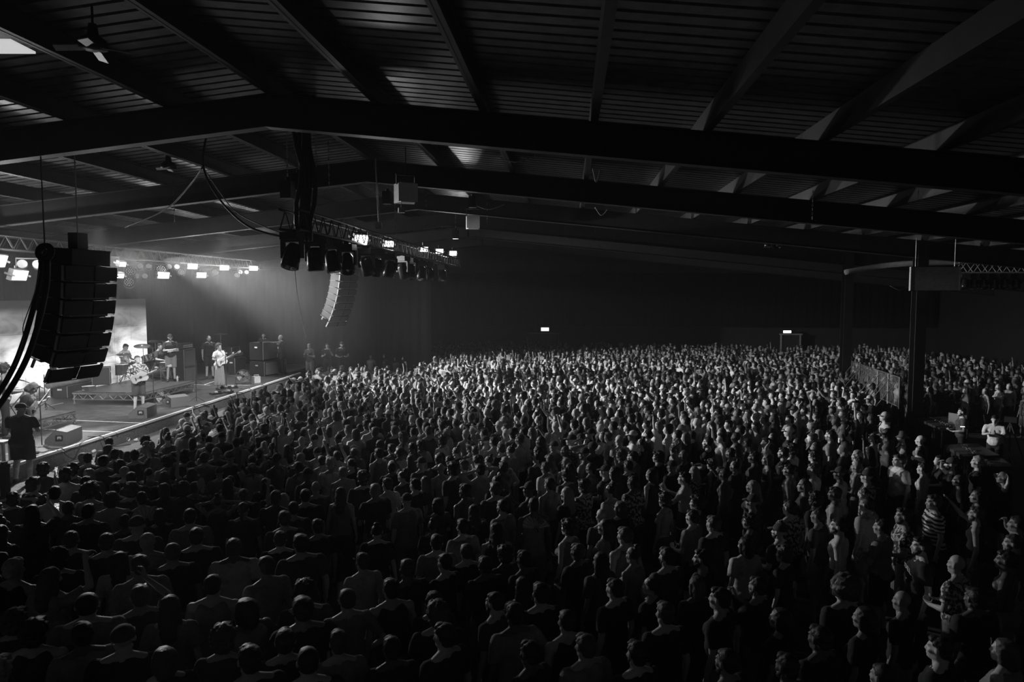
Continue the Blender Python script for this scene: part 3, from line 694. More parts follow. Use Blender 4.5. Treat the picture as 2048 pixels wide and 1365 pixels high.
for i, (px, py, wd, gl) in enumerate(((722, 479, .34, 26), (778, 488, .26, 4), (848, 499, .26, 4), (879, 503, .28, 8), (906, 507, .30, 30))):
    panel_lamp(at_x(px, py, TX), FRONT, wd, wd * .62, 'lit white lamp on the truss over the crowd, %s from the left' % ords[i], True, gl)
for i, (px, py, wd, gl) in enumerate(((-4, 522, .6, 60), (40, 551, .52, 14), (327, 551, .42, 22), (385, 533, .38, 10), (403, 551, .36, 22), (449, 536, .36, 34), (507, 537, .36, 44))):
    panel_lamp(at_x(px, py, -15.0), (-3, 19, 1.5), wd, wd * .5, 'lit white lamp above the back of the stage, %s from the left' % ords[i], True, gl)
for i, (px, py) in enumerate(((245, 529), (241, 552))):
    panel_lamp(at_x(px, py, -14.7), (-3, 19, 1.5), .22, .14, 'lit lamp half hidden behind the near speaker column, %s one' % ('upper', 'lower')[i])
# round twin lamps (blinders), unlit; a faint emission in the lenses stands for caught light
def blinder(p, lab, s=.12):
    p = Vector(p); r = empty('twin_lamp', p, R(35), lab, 'stage lamp'); M = rotx(R(72))
    for k in (-1, 1): MB().lathe([(0, .0), (s * .7, .0), (s, .03), (s, -.12), (s * .6, -.2), (0, -.2)], (k * s * 1.35, 0, 0), 14, M).build('lamp_bowl', BLACK, r, True); MB().lathe([(0, .035), (s * .95, .03)], (k * s * 1.35, 0, 0), 14, M).build('lens', LAMPD, r)
    MB().box((0, .05, .16), (s * 5, .03, .04)).box((s * 2.45, .05, .04), (.02, .04, .26)).box((-s * 2.45, .05, .04), (.02, .04, .26)).build('bracket', BLACK, r)
for i, (px, py) in enumerate(((60, 529), (289, 533), (281, 553), (346, 534), (487, 545))):
    blinder(at_x(px, py, -15.0), 'twin round lamp above the back of the stage, %s from the left' % ords[i], .13 if i == 0 else .10)
# LED wash lamps: dark discs with a dotted face
def wash(p, lab, s=.16, tilt=60):
    p = Vector(p); r = empty('wash_lamp', p, R(35), lab, 'stage lamp'); M = rotx(R(tilt))
    MB().lathe([(0, .04), (s * .95, .04), (s, .02), (s * .9, -.12), (0, -.14)], (0, 0, 0), 18, M).build('lamp_body', BLACK, r, True)
    m = MB()
    for k, (rr, n) in enumerate(((0, 1), (.35, 6), (.7, 12))):
        for j in range(n): a = 2 * math.pi * j / n; m.lathe([(0, .05), (s * .12, .048)], M @ Vector((rr * s * math.cos(a), rr * s * math.sin(a), 0)), 6, M)
    m.build('led_cluster', LAMPD, r); MB().box((0, 0, .2), (s * 2.3, .03, .03)).box((s * 1.1, 0, .1), (.02, .04, .2)).box((-s * 1.1, 0, .1), (.02, .04, .2)).build('yoke', BLACK, r)
for i, (px, py) in enumerate(((261, 544), (322, 540), (258, 566), (474, 552), (430, 546), (362, 546))): wash(at_x(px, py, -15.1), 'round wash lamp above the back of the stage, %s one' % ords[i], .19 if i < 3 else .14)
# chain hoists and drop chains
def chain(px, ya, yb, Y, label, w=.03, motor=False):
    a, b = at_y(px, ya, Y), at_y(px, yb, Y); zt2 = min(roof_z(a.x) + .1, 20); r = empty('hoist_chain', (a.x, Y, b.z), 0, label, 'chain'); L = zt2 - b.z; n = max(4, min(60, int(L / .09)))
    m = MB()
    for k in range(n):
        z = L * k / n; m.box((0, 0, z + .045), (w, .008, .075) if k % 2 else (.008, w, .075))
    o = m.build('chain_links', ALU, r); o['kind'] = 'stuff'
    if motor: MB().box((0, 0, -.15), (.22, .26, .34)).cyl((0, 0, .02), (0, 0, .1), .05).build('hoist_motor', BLACK, r)
for i, (px, ya, yb, Y, mo) in enumerate(((574, 310, 365, 13.6, True), (596, 290, 350, 14, True), (632, 300, 335, 15, False), (657, 300, 378, 16, False), (790, 400, 470, 20, False), (774, 355, 385, 19, True), (945, 330, 395, 22, True), (974, 385, 446, 24, False), (1191, 430, 464, 30, False), (1627, 350, 440, 17, False), (1311, 390, 450, 26, False), (347, 380, 445, 18, False), (911, 430, 462, 28, True), (852, 360, 425, 24, False))):
    chain(px, ya, yb, Y, 'steel chain hanging from the roof, %s of them counted by its place from the truss' % ords[i % 16] if False else ('thin steel chain hanging from the roof steel at %s' % ('the near end of the lamp truss', 'the cable bundle, left side', 'the cable bundle over the truss', 'the right of the cable bundle', 'the grey box speaker, below it', 'the left of the grey box speaker', 'the left of the smaller hanging speaker', 'the right of the smaller hanging speaker', 'mid hall', 'the right roof half', 'mid hall right of the middle', 'the left roof bay', 'the far end of the lamp truss', 'the gap between both hanging speakers')[i]), motor=mo)
# pole dropping to the truss
pa, pb = at_y(751, 318, 17.0), at_y(758, 448, 17.0)
r = empty('drop_pole', pb, 0, 'thin pale vertical pole dropping from the roof beside the grey box speaker', 'pole'); rod('pole', (0, 0, 0), pa - pb, .018, r); MB().box((0, 0, -.05), (.14, .10, .16)).build('clamp', ALU, r)
# hanging box speakers
def box_speaker(px, py, Y, w, h, d, yaw, label):
    c = at_y(px, py, Y); r = empty('hanging_speaker', c, yaw, label, 'speaker')
    MB().prism([(-w / 2, -d / 2), (w / 2, -d / 2), (w / 2 * .7, d / 2), (-w / 2 * .7, d / 2)], -h / 2, h / 2, rotx(R(90))).build('cabinet', mat('speaker_paint_grey', .5, .7), r)
    MB().box((0, -d / 2 - .01, 0), (w * .94, .02, h * .94)).build('grille', mat('pale_grille', .8, .7, scale=60), r)
    MB().box((w / 2 * .9, 0, h / 2 + .1), (.03, .05, .25)).box((-w / 2 * .9, 0, h / 2 + .1), (.03, .05, .25)).box((0, 0, h / 2 + .22), (w, .05, .03)).cyl((0, 0, h / 2 + .2), (0, 0, h / 2 + .9), .012).build('bracket', BLACK, r)
box_speaker(812, 387, 17.5, .52, .48, .4, R(28), 'grey box speaker hanging from the roof, the larger of two')
box_speaker(946, 445, 22.5, .44, .42, .3, R(10), 'smaller grey speaker hanging from the roof, right of the larger one')
c = at_y(803, 421, 17.5); r = empty('projector', c, R(20), 'small grey lamp box hanging under the larger grey speaker', 'lamp'); MB().box((0, 0, 0), (.16, .2, .12)).build('casing', GREY, r); MB().cyl((0, 0, .05), (0, 0, .2), .012).build('hanger', BLACK, r)
# speaker columns (line arrays)
def line_array(top, yaw, n, w, h, d, tilts, label, sc=1.0):
    r = empty('speaker_column', top, yaw, label, 'speaker')
    # local: front faces -Y
    MB().box((w * .25, .1, .06), (.07, d * 1.2, .06)).box((-w * .25, .1, .06), (.07, d * 1.2, .06)).box((0, 0, .10), (w * .6, .08, .06)).box((0, 0, .2), (.1, .1, .14)).build('fly_frame', STEEL, r)
    cab = MB().prism([(-w / 2, -d / 2), (w / 2, -d / 2), (w / 2 * .72, d / 2), (-w / 2 * .72, d / 2)], 0, h * .96, rotx(R(90)), (0, 0, 0)).mesh('cabinet', mat('speaker_cabinet_black', .035, .5, scale=20))
    gr = MB().box((-w * .27, -d / 2 - .012, -h * .48), (w * .43, .03, h * .84)).box((w * .27, -d / 2 - .012, -h * .48), (w * .43, .03, h * .84)).box((0, -d / 2 + .02, -h * .48), (w * .1, .03, h * .84)).mesh('grille', GRILLE)
    rg = MB().box((w / 2 - .01, -d / 2 + .03, -h * .5), (.035, .05, h * .9)).box((-w / 2 + .01, -d / 2 + .03, -h * .5), (.035, .05, h * .9)).box((-w * .36, d * .2, -h * .05), (.34, .34, .012), rotx(R(-9))).box((w * .36, d / 2 - .03, -h * .5), (.03, .05, h * .9)).box((-w * .36, d / 2 - .03, -h * .5), (.03, .05, h * .9)).mesh('rigging_and_light_slit', ALU)  # tilted bright plate added to imitate light leaking between the cabinets
    seam = MB().box((0, -d / 2 - .005, -h * .965), (w * .98, .02, .008)).mesh('cabinet_edge', mat('pale_edge', .3, .4))  # paler strip along each cabinet's lower front edge
    y = z = 0
    for i in range(n):
        t = R(tilts[i]); c = link('speaker_cabinet', cab, r); c.location = (0, y, z); c.rotation_euler = (t, 0, 0)
        link('grille', gr, c); link('rigging_with_slit', rg, c); link('edge', seam, c)
        z -= h * math.cos(t); y -= h * math.sin(t) * -1
    return r
TL = [4, 6, 9, 13, 17, 22, 28]
line_array(at_d(158, 530, 14.0), R(80), 7, 1.26, .325, .62, TL, 'large black speaker column hanging at the near end of the stage')
tp = at_d(690, 535, 28.5)
line_array(tp, R(62), 9, 1.0, .275, .55, [4, 8, 12, 16, 20, 24, 28, 32, 36], 'far speaker column hanging at the far end of the stage')
for nm, P, lab in (('a', at_d(158, 530, 14.0), 'chain hoist above the near speaker column'), ('b', tp, 'chain hoist above the far speaker column')):
    r = empty('hoist', P + Vector((0, 0, .28)), 0, lab, 'hoist'); MB().box((0, 0, .18), (.2, .3, .34)).build('motor', BLACK, r); rod('chain', (0, 0, .3), (0, 0, roof_z(P.x) - P.z), .012, r)
# cable drop at the left edge beside the near column
def cable(pts, r_, label, name='cable', mt=None, n=6, wob=0):
    # smooth through the points
    P = [Vector(p) for p in pts]; out = []
    for i in range(len(P) - 1):
        a = P[max(i - 1, 0)]; b = P[i]; c = P[i + 1]; d = P[min(i + 2, len(P) - 1)]
        for k in range(6):
            t = k / 6; out.append(.5 * ((2 * b) + (c - a) * t + (2 * a - 5 * b + 4 * c - d) * t * t + (3 * b - a - 3 * c + d) * t ** 3))
    out.append(P[-1]); m = MB().tube(out, r_, n); o = m.build(name, mt or CABLE, None, True)
    if label: tag(o, label, 'cable')
    return o
cable([at_d(84, 520, 12.5), at_d(78, 570, 12.5), at_d(66, 620, 12.5), at_d(45, 690, 12.5), at_d(22, 745, 12.4), at_d(-12, 800, 12.3), at_d(-70, 880, 12.2)], .045, 'thick black cable loom hanging left of the near speaker column')
cable([at_d(95, 520, 12.6), at_d(94, 565, 12.6), at_d(84, 620, 12.6), at_d(64, 690, 12.6), at_d(40, 745, 12.5), at_d(0, 810, 12.4), at_d(-60, 895, 12.3)], .05, 'second thick black cable loom, right one of the pair at left edge')
cable([at_d(79, 540, 12.4), at_d(68, 590, 12.4), at_d(47, 650, 12.4), at_d(46, 680, 12.4), at_d(30, 730, 12.4), at_d(0, 775, 12.4)], .008, 'thin grey cable beside the thick looms', mt=mat('grey_cable', .25, .4))
c = at_d(90, 505, 12.6); m = MB(); m.lathe([(.12 + .06 * math.cos(2 * math.pi * k / 8), .06 * math.sin(2 * math.pi * k / 8)) for k in range(9)], c, 18, rotx(R(80)) @ rotz(.3)); o = m.build('cable_coil', CABLE, None, True); tag(o, 'coiled black cable hung at the top of the cable looms', 'cable')
rod2 = empty('cable_support', c, 0, 'steel rod holding the coiled cable at left edge', 'rod'); rod('rod', (0, 0, .05), (0, 0, roof_z(c.x) - c.z), .012, rod2, UCYLB)
cable([at_x(587, 505, TX), at_d(594, 585, 16), at_d(602, 630, 22), at_d(612, 676, 26)], .008, 'thin pale rope running down from the nearest moving lamp to the back of the stage', 'rope', mat('rope', .3, .8))
# big cable loops under the roof
cable([at_d(413, 270, 15), at_d(407, 335, 15.1), at_d(440, 400, 15), at_d(500, 455, 14.6), at_d(585, 478, 14)], .025, 'black cable slung from the roof down to the lamp truss')
cable([at_d(407, 335, 15.2), at_d(440, 385, 15.2), at_d(480, 430, 15), at_d(570, 470, 14.3)], .012, 'thin shiny cable slung beside the thicker one to the lamp truss', mt=mat('grey_cable', .25, .4))
cable([at_d(405, 335, 15.1), at_d(380, 370, 16), at_d(330, 420, 17), at_d(250, 455, 18)], .02, 'black cable sagging from the roof toward the back of the stage')
for i, (xs, y0_, sag, dd) in enumerate((((1070, 1000), 312, 12, 15), ((1190, 1215), 415, 16, 22), ((1185, 1200), 335, 30, 16), ((940, 1010), 405, 14, 22), ((1050, 1200), 470, 14, 40), ((1495, 1498), 430, 30, 24), ((1780, 1815), 572, 8, 26), ((1440, 1460), 475, 8, 30), ((1690, 1720), 462, 6, 30))):
    a, b = at_d(xs[0], y0_, dd), at_d(xs[1], y0_ + 4, dd); mid = at_d(sum(xs) / 2, y0_ + sag, dd)
    cable([a, mid, b], .012, 'small looped cable under the roof, %s of the loose loops from left' % ords[(i * 5) % 9] if False else 'small loose cable loop hanging under the roof, %s' % ('near beam, right of middle', 'middle of the hall', 'near beam above the hall centre', 'left of the hall centre', 'long sag before the far wall', 'right of the hall centre', 'beside the grey sign panel', 'far right of centre', 'above the right column')[i], mt=mat('grey_cable', .25, .4))
# thick cable bundle rising over the near end of the lamp truss
c = at_d(612, 430, 13.4); o = empty('cable_bundle', c, 0, 'fat bundle of black cables rising from the lamp truss to the roof', 'cable bundle')
for k in range(5):
    m = MB(); dx = (k - 2) * .07; pts = [Vector((dx * (1 + .5 * math.sin(t * 1.3 + k)), .03 * math.sin(t * 2 + k), -.5 + t * .36)) for t in range(9)]; m.tube(pts, .045, 7); m.build('cable_strand', CABLE, o, True)
# ceiling fixtures
def fan(px, py, d, s, label):
    c = at_d(px, py, d); r = empty('ceiling_fan', c, R(20), label, 'ceiling fan')
    MB().lathe([(0, .32), (.05, .3), (.07, .16), (.16, .1), (.17, 0), (0, -.02)], (0, 0, 0), 14).build('motor_hub', BLACK, r, True)
    bl = MB().box((.24 * s / .3, 0, -.01), (.3 * s / .3, .12, .012), roty(R(6)) @ rotx(R(16))).mesh('blade', mat('fan_blade', .45, .35, .6))
    for k in range(4): o = link('blade', bl, r); o.rotation_euler = (0, 0, k * math.pi / 2)
    rod('down_rod', (0, 0, .3), (0, 0, max(.5, roof_z(c.x) + .3 - c.z)), .015, r, UCYLB)
fan(187, 97, 8.9, .34, 'dark ceiling fan with pale blades, the nearest one, top left')
fan(207, 407, 20, .30, 'ceiling fan over the stage, lower left of the nearest one'); fan(337, 337, 16, .20, 'small ceiling fan left of the slung cable')
# bright hatch at the upper left and grey sign panel at right
o = MB().box(at_d(-8, 93, 9.6), (.75, .5, .03), rotz(R(5))).build('light_panel', mat('roof_light', .8, .5, emit=.55)); tag(o, 'pale lit panel under the roof at the top left edge', 'panel')
sa, sb = at_y(1820, 558, 23.5), at_y(1918, 558, 23.5); H = (580 - 538) * 25.4 / FPX
r = empty('sign_panel', ((sa.x + sb.x) / 2, 23.5, sa.z - H / 2), 0, 'blank grey rectangular panel hung in front of the right column', 'panel'); W = sb.x - sa.x
MB().box((0, 0, H / 2), (W, .12, H)).build('board', mat('panel_grey', .4, .8), r)
for a_, b_ in (((-W / 2, 0), (.02, H)), ((W / 2, 0), (.02, H))): MB().box((a_[0], -.07, H / 2), (.02, .02, H)).build('frame_edge', ALU, r)
MB().box((0, -.07, 0), (W, .02, .02)).box((0, -.07, H), (W, .02, .02)).build('frame_edge', STEEL, r)
for s in (-.4, .4): rod('hanger', (s * W, 0, H), (s * W, 0, roof_z(sa.x) - (sa.z - H / 2)), .01, r)
cable([at_y(1690, 545, 28), at_y(1760, 533, 28), at_y(1830, 527, 27.5), at_y(1925, 524, 27.2)], .11, 'thick padded duct curving from the left column to the silver truss', 'duct', mat('duct_cloth', .35, .8))
for i, (px, ya, yb) in enumerate(((1943, 494, 520), (1952, 494, 518), (1970, 496, 513), (1994, 502, 511), (2003, 504, 511), (2021, 508, 516), (1869, 475, 487), (1877, 474, 486))):
    a, b = at_y(px, ya, 27), at_y(px, yb, 27); r = empty('hanger_rod', b, 0, 'bright thin hanger above the silver truss, %s from the left' % ords[(i + 2) % 8], 'rod', 'hangers over the silver truss'); rod('rod', (0, 0, 0), (0, 0, roof_z(b.x) - b.z), .012, r, None)
for i, px in enumerate((1535, 1544, 1557)):
    c = at_y(px, 470, 27); o = copy_tree(mv); o.location = c; o.scale = (.7, .7, .7); tag(o, 'small dark lamp hanging right of centre, %s of three' % ords[i], 'stage lamp', 'three small dark lamps right of centre')
    rr = empty('hanger_rod', c, 0, 'rod holding the %s of three small dark lamps right of centre' % ords[i], 'rod'); rod('rod', (0, 0, 0), (0, 0, roof_z(c.x) - c.z), .01, rr, UCYLB)
# ================================================================ things on the stage
def S(px, py, z=ZS): return at_z(px, py, z)
def cabinet(name, loc_, yaw, w, d, h, label, cat, grille=True, body=None, split=1, feet=True, cloth='dark'):
    r = empty(name, loc_, yaw, label, cat)
    MB().box((0, 0, h / 2 + .02), (w, d, h)).build('box', body or TOLEX, r)
    if grille:
        for k in range(split):
            hh = h / split; MB().box((0, -d / 2 - .012, .02 + hh * (k + .5)), (w * .9, .03, hh * .88)).build('grille_cloth', mat('grille_' + cloth, {'dark': .05, 'grey': .16}[cloth], .9, scale=90, bump=.3), r)
    e = MB()
    for sx in (-1, 1): e.box((sx * w / 2, -d / 2 - .01, h / 2 + .02), (.018, .018, h))
    e.box((0, -d / 2 - .01, h + .02), (w, .018, .018)); e.build('metal_trim', ALU, r)
    for sx in (-1, 1):
        MB().box((sx * (w / 2 + .006), 0, h * .75), (.015, .16, .06)).build('handle', CHROME, r)
        for sy in (-1, 1): MB().cyl((sx * (w / 2 - .06), sy * (d / 2 - .06), 0), (sx * (w / 2 - .06), sy * (d / 2 - .06), .03), .02).build('foot', BLACK, r)
    return r
def amp_head(loc_, yaw, w, d, h, label):
    r = empty('amplifier', loc_, yaw, label, 'amplifier'); MB().box((0, 0, h / 2), (w, d, h)).build('case', TOLEX, r)
    MB().box((0, -d / 2 - .005, h * .5), (w * .9, .012, h * .5)).build('control_panel', mat('panel_silver', .45, .4, .4), r)
    kn = MB().cyl((0, 0, 0), (0, -.03, 0), .014, n=8).mesh('knob', BLACK)
    for k in range(8): o = link('knob', kn, r); o.location = (-w * .4 + w * .8 * k / 7, -d / 2 - .01, h * .5)
    MB().box((0, 0, h + .015), (w * .4, .04, .02)).build('handle', BLACK, r); return r
FACE = R(90) + 0          # local -Y turned to face +X, towards the crowd
FY = R(90)
# tall bass stack right of the drums
p = S(365, 772); p.x -= .1
cabinet('bass_cabinet', (p.x, p.y + .3, ZS), FY - R(8), .66, .55, 1.42, 'tall black bass cabinet with metal trim right of the drum riser', 'speaker', split=2)
amp_head((p.x, p.y + .3, ZS + 1.46), FY - R(8), .62, .45, .22, 'amplifier head with rows of knobs on top of the tall bass cabinet')
# guitar amps and speaker boxes at the far end
p = S(540, 752); cabinet('speaker_box', (p.x - .3, p.y + .5, ZS), FY - R(20), 1.35, .85, .62, 'low wide dark speaker box at the far end, carrying a taller one', 'speaker', cloth='grey')
q_ = p + Vector((-.75, .45, 0)); cabinet('speaker_box', (p.x - .45, p.y + .45, ZS + .68), FY - R(20), .95, .8, .78, 'tall dark speaker box stacked on the low wide one at the far end', 'speaker', cloth='grey')
p = S(474, 750); cabinet('guitar_cabinet', (p.x - .2, p.y + .4, ZS), FY - R(12), .72, .36, .72, 'black guitar cabinet behind the standing guitarist', 'speaker')
amp_head((p.x - .2, p.y + .4, ZS + .78), FY - R(12), .66, .26, .24, 'pale fronted amplifier on the black guitar cabinet')
p = S(468, 740); cabinet('flight_case', (p.x - .7, p.y + 1.0, ZS), FY, .8, .6, 1.0, 'dark flight case standing behind the guitar amplifiers', 'case', grille=False)
# stand with laptop by the speaker boxes
p = at_z(520, 716, ZS + .9)
t = empty('laptop', (p.x - .4, p.y + .7, ZS + 1.48), FY + R(8), 'open laptop with pale stickers on its lid, on top of the dark speaker boxes', 'laptop'); MB().box((0, 0, .012), (.36, .26, .02)).build('keyboard_base', BLACK, t)
MB().box((0, -.13, .14), (.36, .015, .25)).build('lid', mat('laptop_lid', .12, .4), t)
for sx, sz, ww, hh in ((-.1, .17, .1, .08), (.03, .2, .08, .06), (.1, .12, .1, .07), (-.05, .08, .12, .05)): MB().box((sx, -.14, sz), (ww, .004, hh)).build('sticker', WHITE, t)
# stage monitors (wedges)
def wedge(px, py, w, yaw, label, z=ZS):
    p = S(px, py, z); r = empty('stage_monitor', p, yaw, label, 'monitor speaker'); h = .36; d = .52
    MB().prism([(-w / 2, 0), (w / 2, 0), (w / 2, .001), (-w / 2, .001)], -.01, .01)
    poly = [(-d / 2, 0), (d / 2, 0), (d / 2, .10), (-.02, h), (-d / 2, h * .86)]
    MB().prism([(a, b) for a, b in poly], -w / 2, w / 2, rotz(R(90))).build('cabinet', mat('monitor_grey', .13, .7, scale=30, bump=.2), r)
    a = math.atan2(h - .10, d / 2 + .02); M = rotx(-a) 
    MB().box((0, (d / 2 - .02) / 2 + .008, (h + .10) / 2 + .012), (w * .94, math.hypot(d / 2 + .02, h - .10) * .94, .02), M).build('grille', mat('monitor_grille', .10, .8, scale=90, bump=.4), r)
    for s in (-1, 1):
        MB().box((s * (w / 2 + .004), -.08, .17), (.012, .17, .13)).build('side_plate', BLACK, r)
        b = MB(); b.box((s * (w / 2 + .012), -.12, .17), (.006, .012, .06)).box((s * (w / 2 + .012), -.05, .17), (.006, .012, .06)).box((s * (w / 2 + .012), -.085, .195), (.006, .05, .012)).box((s * (w / 2 + .012), -.085, .17), (.006, .012, .04)); b.build('emblem', WHITE, r)
    return r
wedge(128, 884, .76, EA + R(100), 'grey wedge monitor at the stage front, nearest to the camera')
wedge(286, 833, .76, EA + R(100), 'grey wedge monitor in front of the acoustic guitarist')
wedge(352, 812, .62, EA + R(58), 'grey wedge monitor beside the floor fan, turned sideways')
# floor fans
def floor_fan(px, py, s, yaw, label):
    p = S(px, py); r = empty('floor_fan', p, yaw, label, 'fan'); c = Vector((0, 0, s * 1.12))
    M = rotx(R(78))
    m = MB()
    for rr, z in ((s, .0), (s * .99, .10), (s * .66, .13), (s * .34, .15), (s * .66, -.05), (s * .34, -.06)):
        pts = [c + M @ Vector((rr * math.cos(a), rr * math.sin(a), z)) for a in [2 * math.pi * k / 24 for k in range(25)]]; m.tube(pts, .006, 4)
    for k in range(20):
        a = 2 * math.pi * k / 20; u = Vector((math.cos(a), math.sin(a), 0)); m.tube([c + M @ (u * .05 + Vector((0, 0, .16))), c + M @ (u * s * .66 + Vector((0, 0, .13))), c + M @ (u * s + Vector((0, 0, .09))), c + M @ (u * s)], .004, 4)
    m.build('wire_cage', CHROME, r)['kind'] = 'stuff'
    bl = MB(); 
    for k in range(4):
        a0 = 2 * math.pi * k / 4
        vs = []; 
        for t in range(5):
            aa = a0 + t * .2; vs += [c + M @ Vector((s * .2 * math.cos(aa), s * .2 * math.sin(aa), .03 + t * .012)), c + M @ Vector((s * .88 * math.cos(aa), s * .88 * math.sin(aa), .01 + t * .02))]
        MB().add(vs, [(2 * i, 2 * i + 1, 2 * i + 3, 2 * i + 2) for i in range(4)]).build('blade', mat('fan_alu', .6, .3, .7), r, True)
    MB().lathe([(0, .08), (s * .2, .06), (s * .22, -.05), (s * .15, -.16), (0, -.18)], c, 14, M).build('motor', BLACK, r, True)
    MB().tube([c + Vector((-s * 1.03, 0, 0)), Vector((-s * 1.03, -.02, .03)), Vector((s * 1.03, -.02, .03)), c + Vector((s * 1.03, 0, 0))], .014, 6).tube([Vector((-s * 1.0, -.2, .02)), Vector((-s * 1.0, .2, .02))], .014, 6).tube([Vector((s * 1.0, -.2, .02)), Vector((s * 1.0, .2, .02))], .014, 6).build('stand', STEEL, r)
floor_fan(327, 812, .24, FY - R(50), 'silver floor fan beside the wedge monitors')
floor_fan(486, 768, .27, FY - R(50), 'silver floor fan in front of the dark speaker boxes')
p = S(513, 766); r = empty('cool_box', p, FY - R(40), 'small white box with a handle beside the far floor fan', 'box'); MB().box((0, 0, .12), (.26, .2, .24)).build('body', WHITE, r); MB().box((0, 0, .25), (.27, .21, .02)).build('lid', PALE, r); MB().tube([(-.1, 0, .26), (-.1, 0, .32), (.1, 0, .32), (.1, 0, .26)], .012, 6).build('handle', PALE, r)
# mic stands
def mic_stand(px, py, h, label, yaw=0, z=ZS, boom=None, tripod=False, mic=True):
    p = S(px, py, z); r = empty('microphone_stand', p, yaw, label, 'microphone stand')
    if tripod:
        for k in range(3): a = 2 * math.pi * k / 3; MB().cyl((0, 0, .18), (.3 * math.cos(a), .3 * math.sin(a), .01), .012).build('leg', STEEL, r)
    else: MB().lathe([(.14, 0), (.14, .012), (.03, .03), (0, .03)], (0, 0, 0), 18).build('base', STEEL, r)
    rod('pole', (0, 0, .02), (0, 0, h), .013, r, UCYLB); top = Vector((0, 0, h))
    if boom:
        b = Vector(boom); rod('boom', top - b * .3, top + b, .010, r, UCYLB); MB().lathe([(0, .03), (.03, .02), (.03, -.02), (0, -.03)], top, 8).build('clutch', CHROME, r); top = top + b
    if mic:
        q = MB().cyl(top, top + Vector((-.14, 0, .03)), .014, .02, 10); o = q.build('microphone', BLACK, r); MB().lathe([(0, .03), (.022, .022), (.03, 0), (.02, -.025), (0, -.03)], top + Vector((-.16, 0, .035)), 12).build('mic_head', ALU, o, True)
    return r
mic_stand(308, 812, 1.32, 'straight microphone stand right of the acoustic guitarist', 0, mic=False)
mic_stand(393, 804, .95, 'short black stand on the open stage between the two guitarists', 0, tripod=True, mic=False)
mic_stand(453, 779, 1.5, 'microphone stand in front of the electric guitarist', R(0))
mic_stand(84, 893, 1.45, 'tall black microphone stand at the left end of the stage', 0, boom=(-.3, -.1, .15))
mic_stand(91, 818, 1.1, 'dark stand with gear beside the bass player', 0, tripod=True, mic=False)
mic_stand(394, 770, 1.0, 'thin tripod stand near the bass cabinet', 0, tripod=True, mic=False)
# drum kit: each drum and stand is its own thing
DH = mat('drum_head_white', .75, .5, var=.05); SHELL = mat('drum_shell_dark', .06, .25)
def drum(loc_, r0, h, rot, label, name='tom_drum', legs=0, pale=True):
    o = empty(name, loc_, 0, label, 'drum'); M = rot
    MB().lathe([(r0, 0), (r0, h)], (0, 0, 0), 22, M).build('shell', SHELL, o, True)
    MB().lathe([(0, h + .002), (r0 * .97, h + .002)], (0, 0, 0), 22, M).lathe([(0, -.002), (r0 * .97, -.002)], (0, 0, 0), 22, M).build('drum_head', DH if pale else MATTE, o)
    for z in (0, h): MB().lathe([(r0, z - .015), (r0 + .012, z - .015), (r0 + .012, z + .015), (r0, z + .015)], (0, 0, 0), 22, M).build('hoop', CHROME, o, True)
    for k in range(6):
        a = 2 * math.pi * k / 6; u = Vector((math.cos(a), math.sin(a), 0)) * (r0 + .014); MB().cyl(M @ (u + Vector((0, 0, .0))), M @ (u + Vector((0, 0, h))), .007, n=5).build('tension_rod', CHROME, o)
    for k in range(legs):
        a = 2 * math.pi * k / legs + .4; u = Vector((math.cos(a), math.sin(a), 0)) * (r0 + .02); MB().cyl(u + Vector((0, 0, h * .6)), u * 1.08 + Vector((0, 0, -(loc_[2] - ZR))), .009, n=6).build('leg', CHROME, o)
    return o
def cymbal(loc_, h, r0, tilt, label, boom=(0, 0, 0)):
    o = empty('cymbal_stand', loc_, 0, label, 'cymbal')
    for k in range(3): a = 2 * math.pi * k / 3 + .5; MB().cyl((0, 0, .3), (.3 * math.cos(a), .3 * math.sin(a), .01), .011, n=6).build('leg', CHROME, o)
    rod('pole', (0, 0, .1), (0, 0, h), .012, o); b = Vector(boom)
    if b.length > 0: rod('boom', (0, 0, h), Vector((0, 0, h)) + b, .010, o)
    MB().lathe([(r0, 0), (r0 * .5, .02), (r0 * .2, .03), (r0 * .14, .05), (0, .055), (0, .05), (r0 * .2, .025), (r0, -.004)], Vector((0, 0, h)) + b, 24, rotx(R(tilt)) @ roty(R(tilt * .5))).build('cymbal', mat('bronze', .5, .25, .9), o, True); return o
K = at_z(262, 765, ZR); kx, ky = K.x - .5, K.y + .6
KB = Vector((kx, ky, ZR))
drum((kx + .95, ky + .25, ZR + .29), .28, .45, roty(R(90)) , 'large bass drum of the kit on the riser', 'bass_drum')
drum((kx + .45, ky - .28, ZR + .58), .18, .14, roty(R(-6)), 'snare drum with a white head in front of the drummer', 'snare_drum')
drum((kx + .75, ky + .05, ZR + .72), .15, .22, roty(R(-22)), 'left mounted tom of the drum kit', 'tom_drum')
drum((kx + .75, ky + .42, ZR + .72), .16, .24, roty(R(-22)), 'right mounted tom of the drum kit', 'tom_drum')
drum((kx + .35, ky + .72, ZR + .32), .21, .38, roty(0), 'floor tom on three legs, right side of the drum kit', 'floor_tom', 3)
drum((kx + .45, ky - 1.0, ZR + .34), .23, .36, roty(0), 'floor tom on chrome legs, left side of the drum kit', 'floor_tom', 3)
p = at_z(178, 781, ZR); drum((p.x, p.y, ZR + .02), .20, .12, roty(0), 'shallow pale drum lying on the left corner of the riser', 'snare_drum')
cymbal((kx + .35, ky - .75, ZR), 1.05, .24, 8, 'hi hat cymbal on its chrome stand, left of the drummer')
cymbal((kx + .95, ky - .5, ZR), 1.28, .28, 12, 'crash cymbal at the left front of the kit', (-.1, .1, .05))
cymbal((kx + 1.0, ky + .9, ZR), 1.30, .27, -12, 'crash cymbal at the right front of the kit', (-.15, 0, .1))
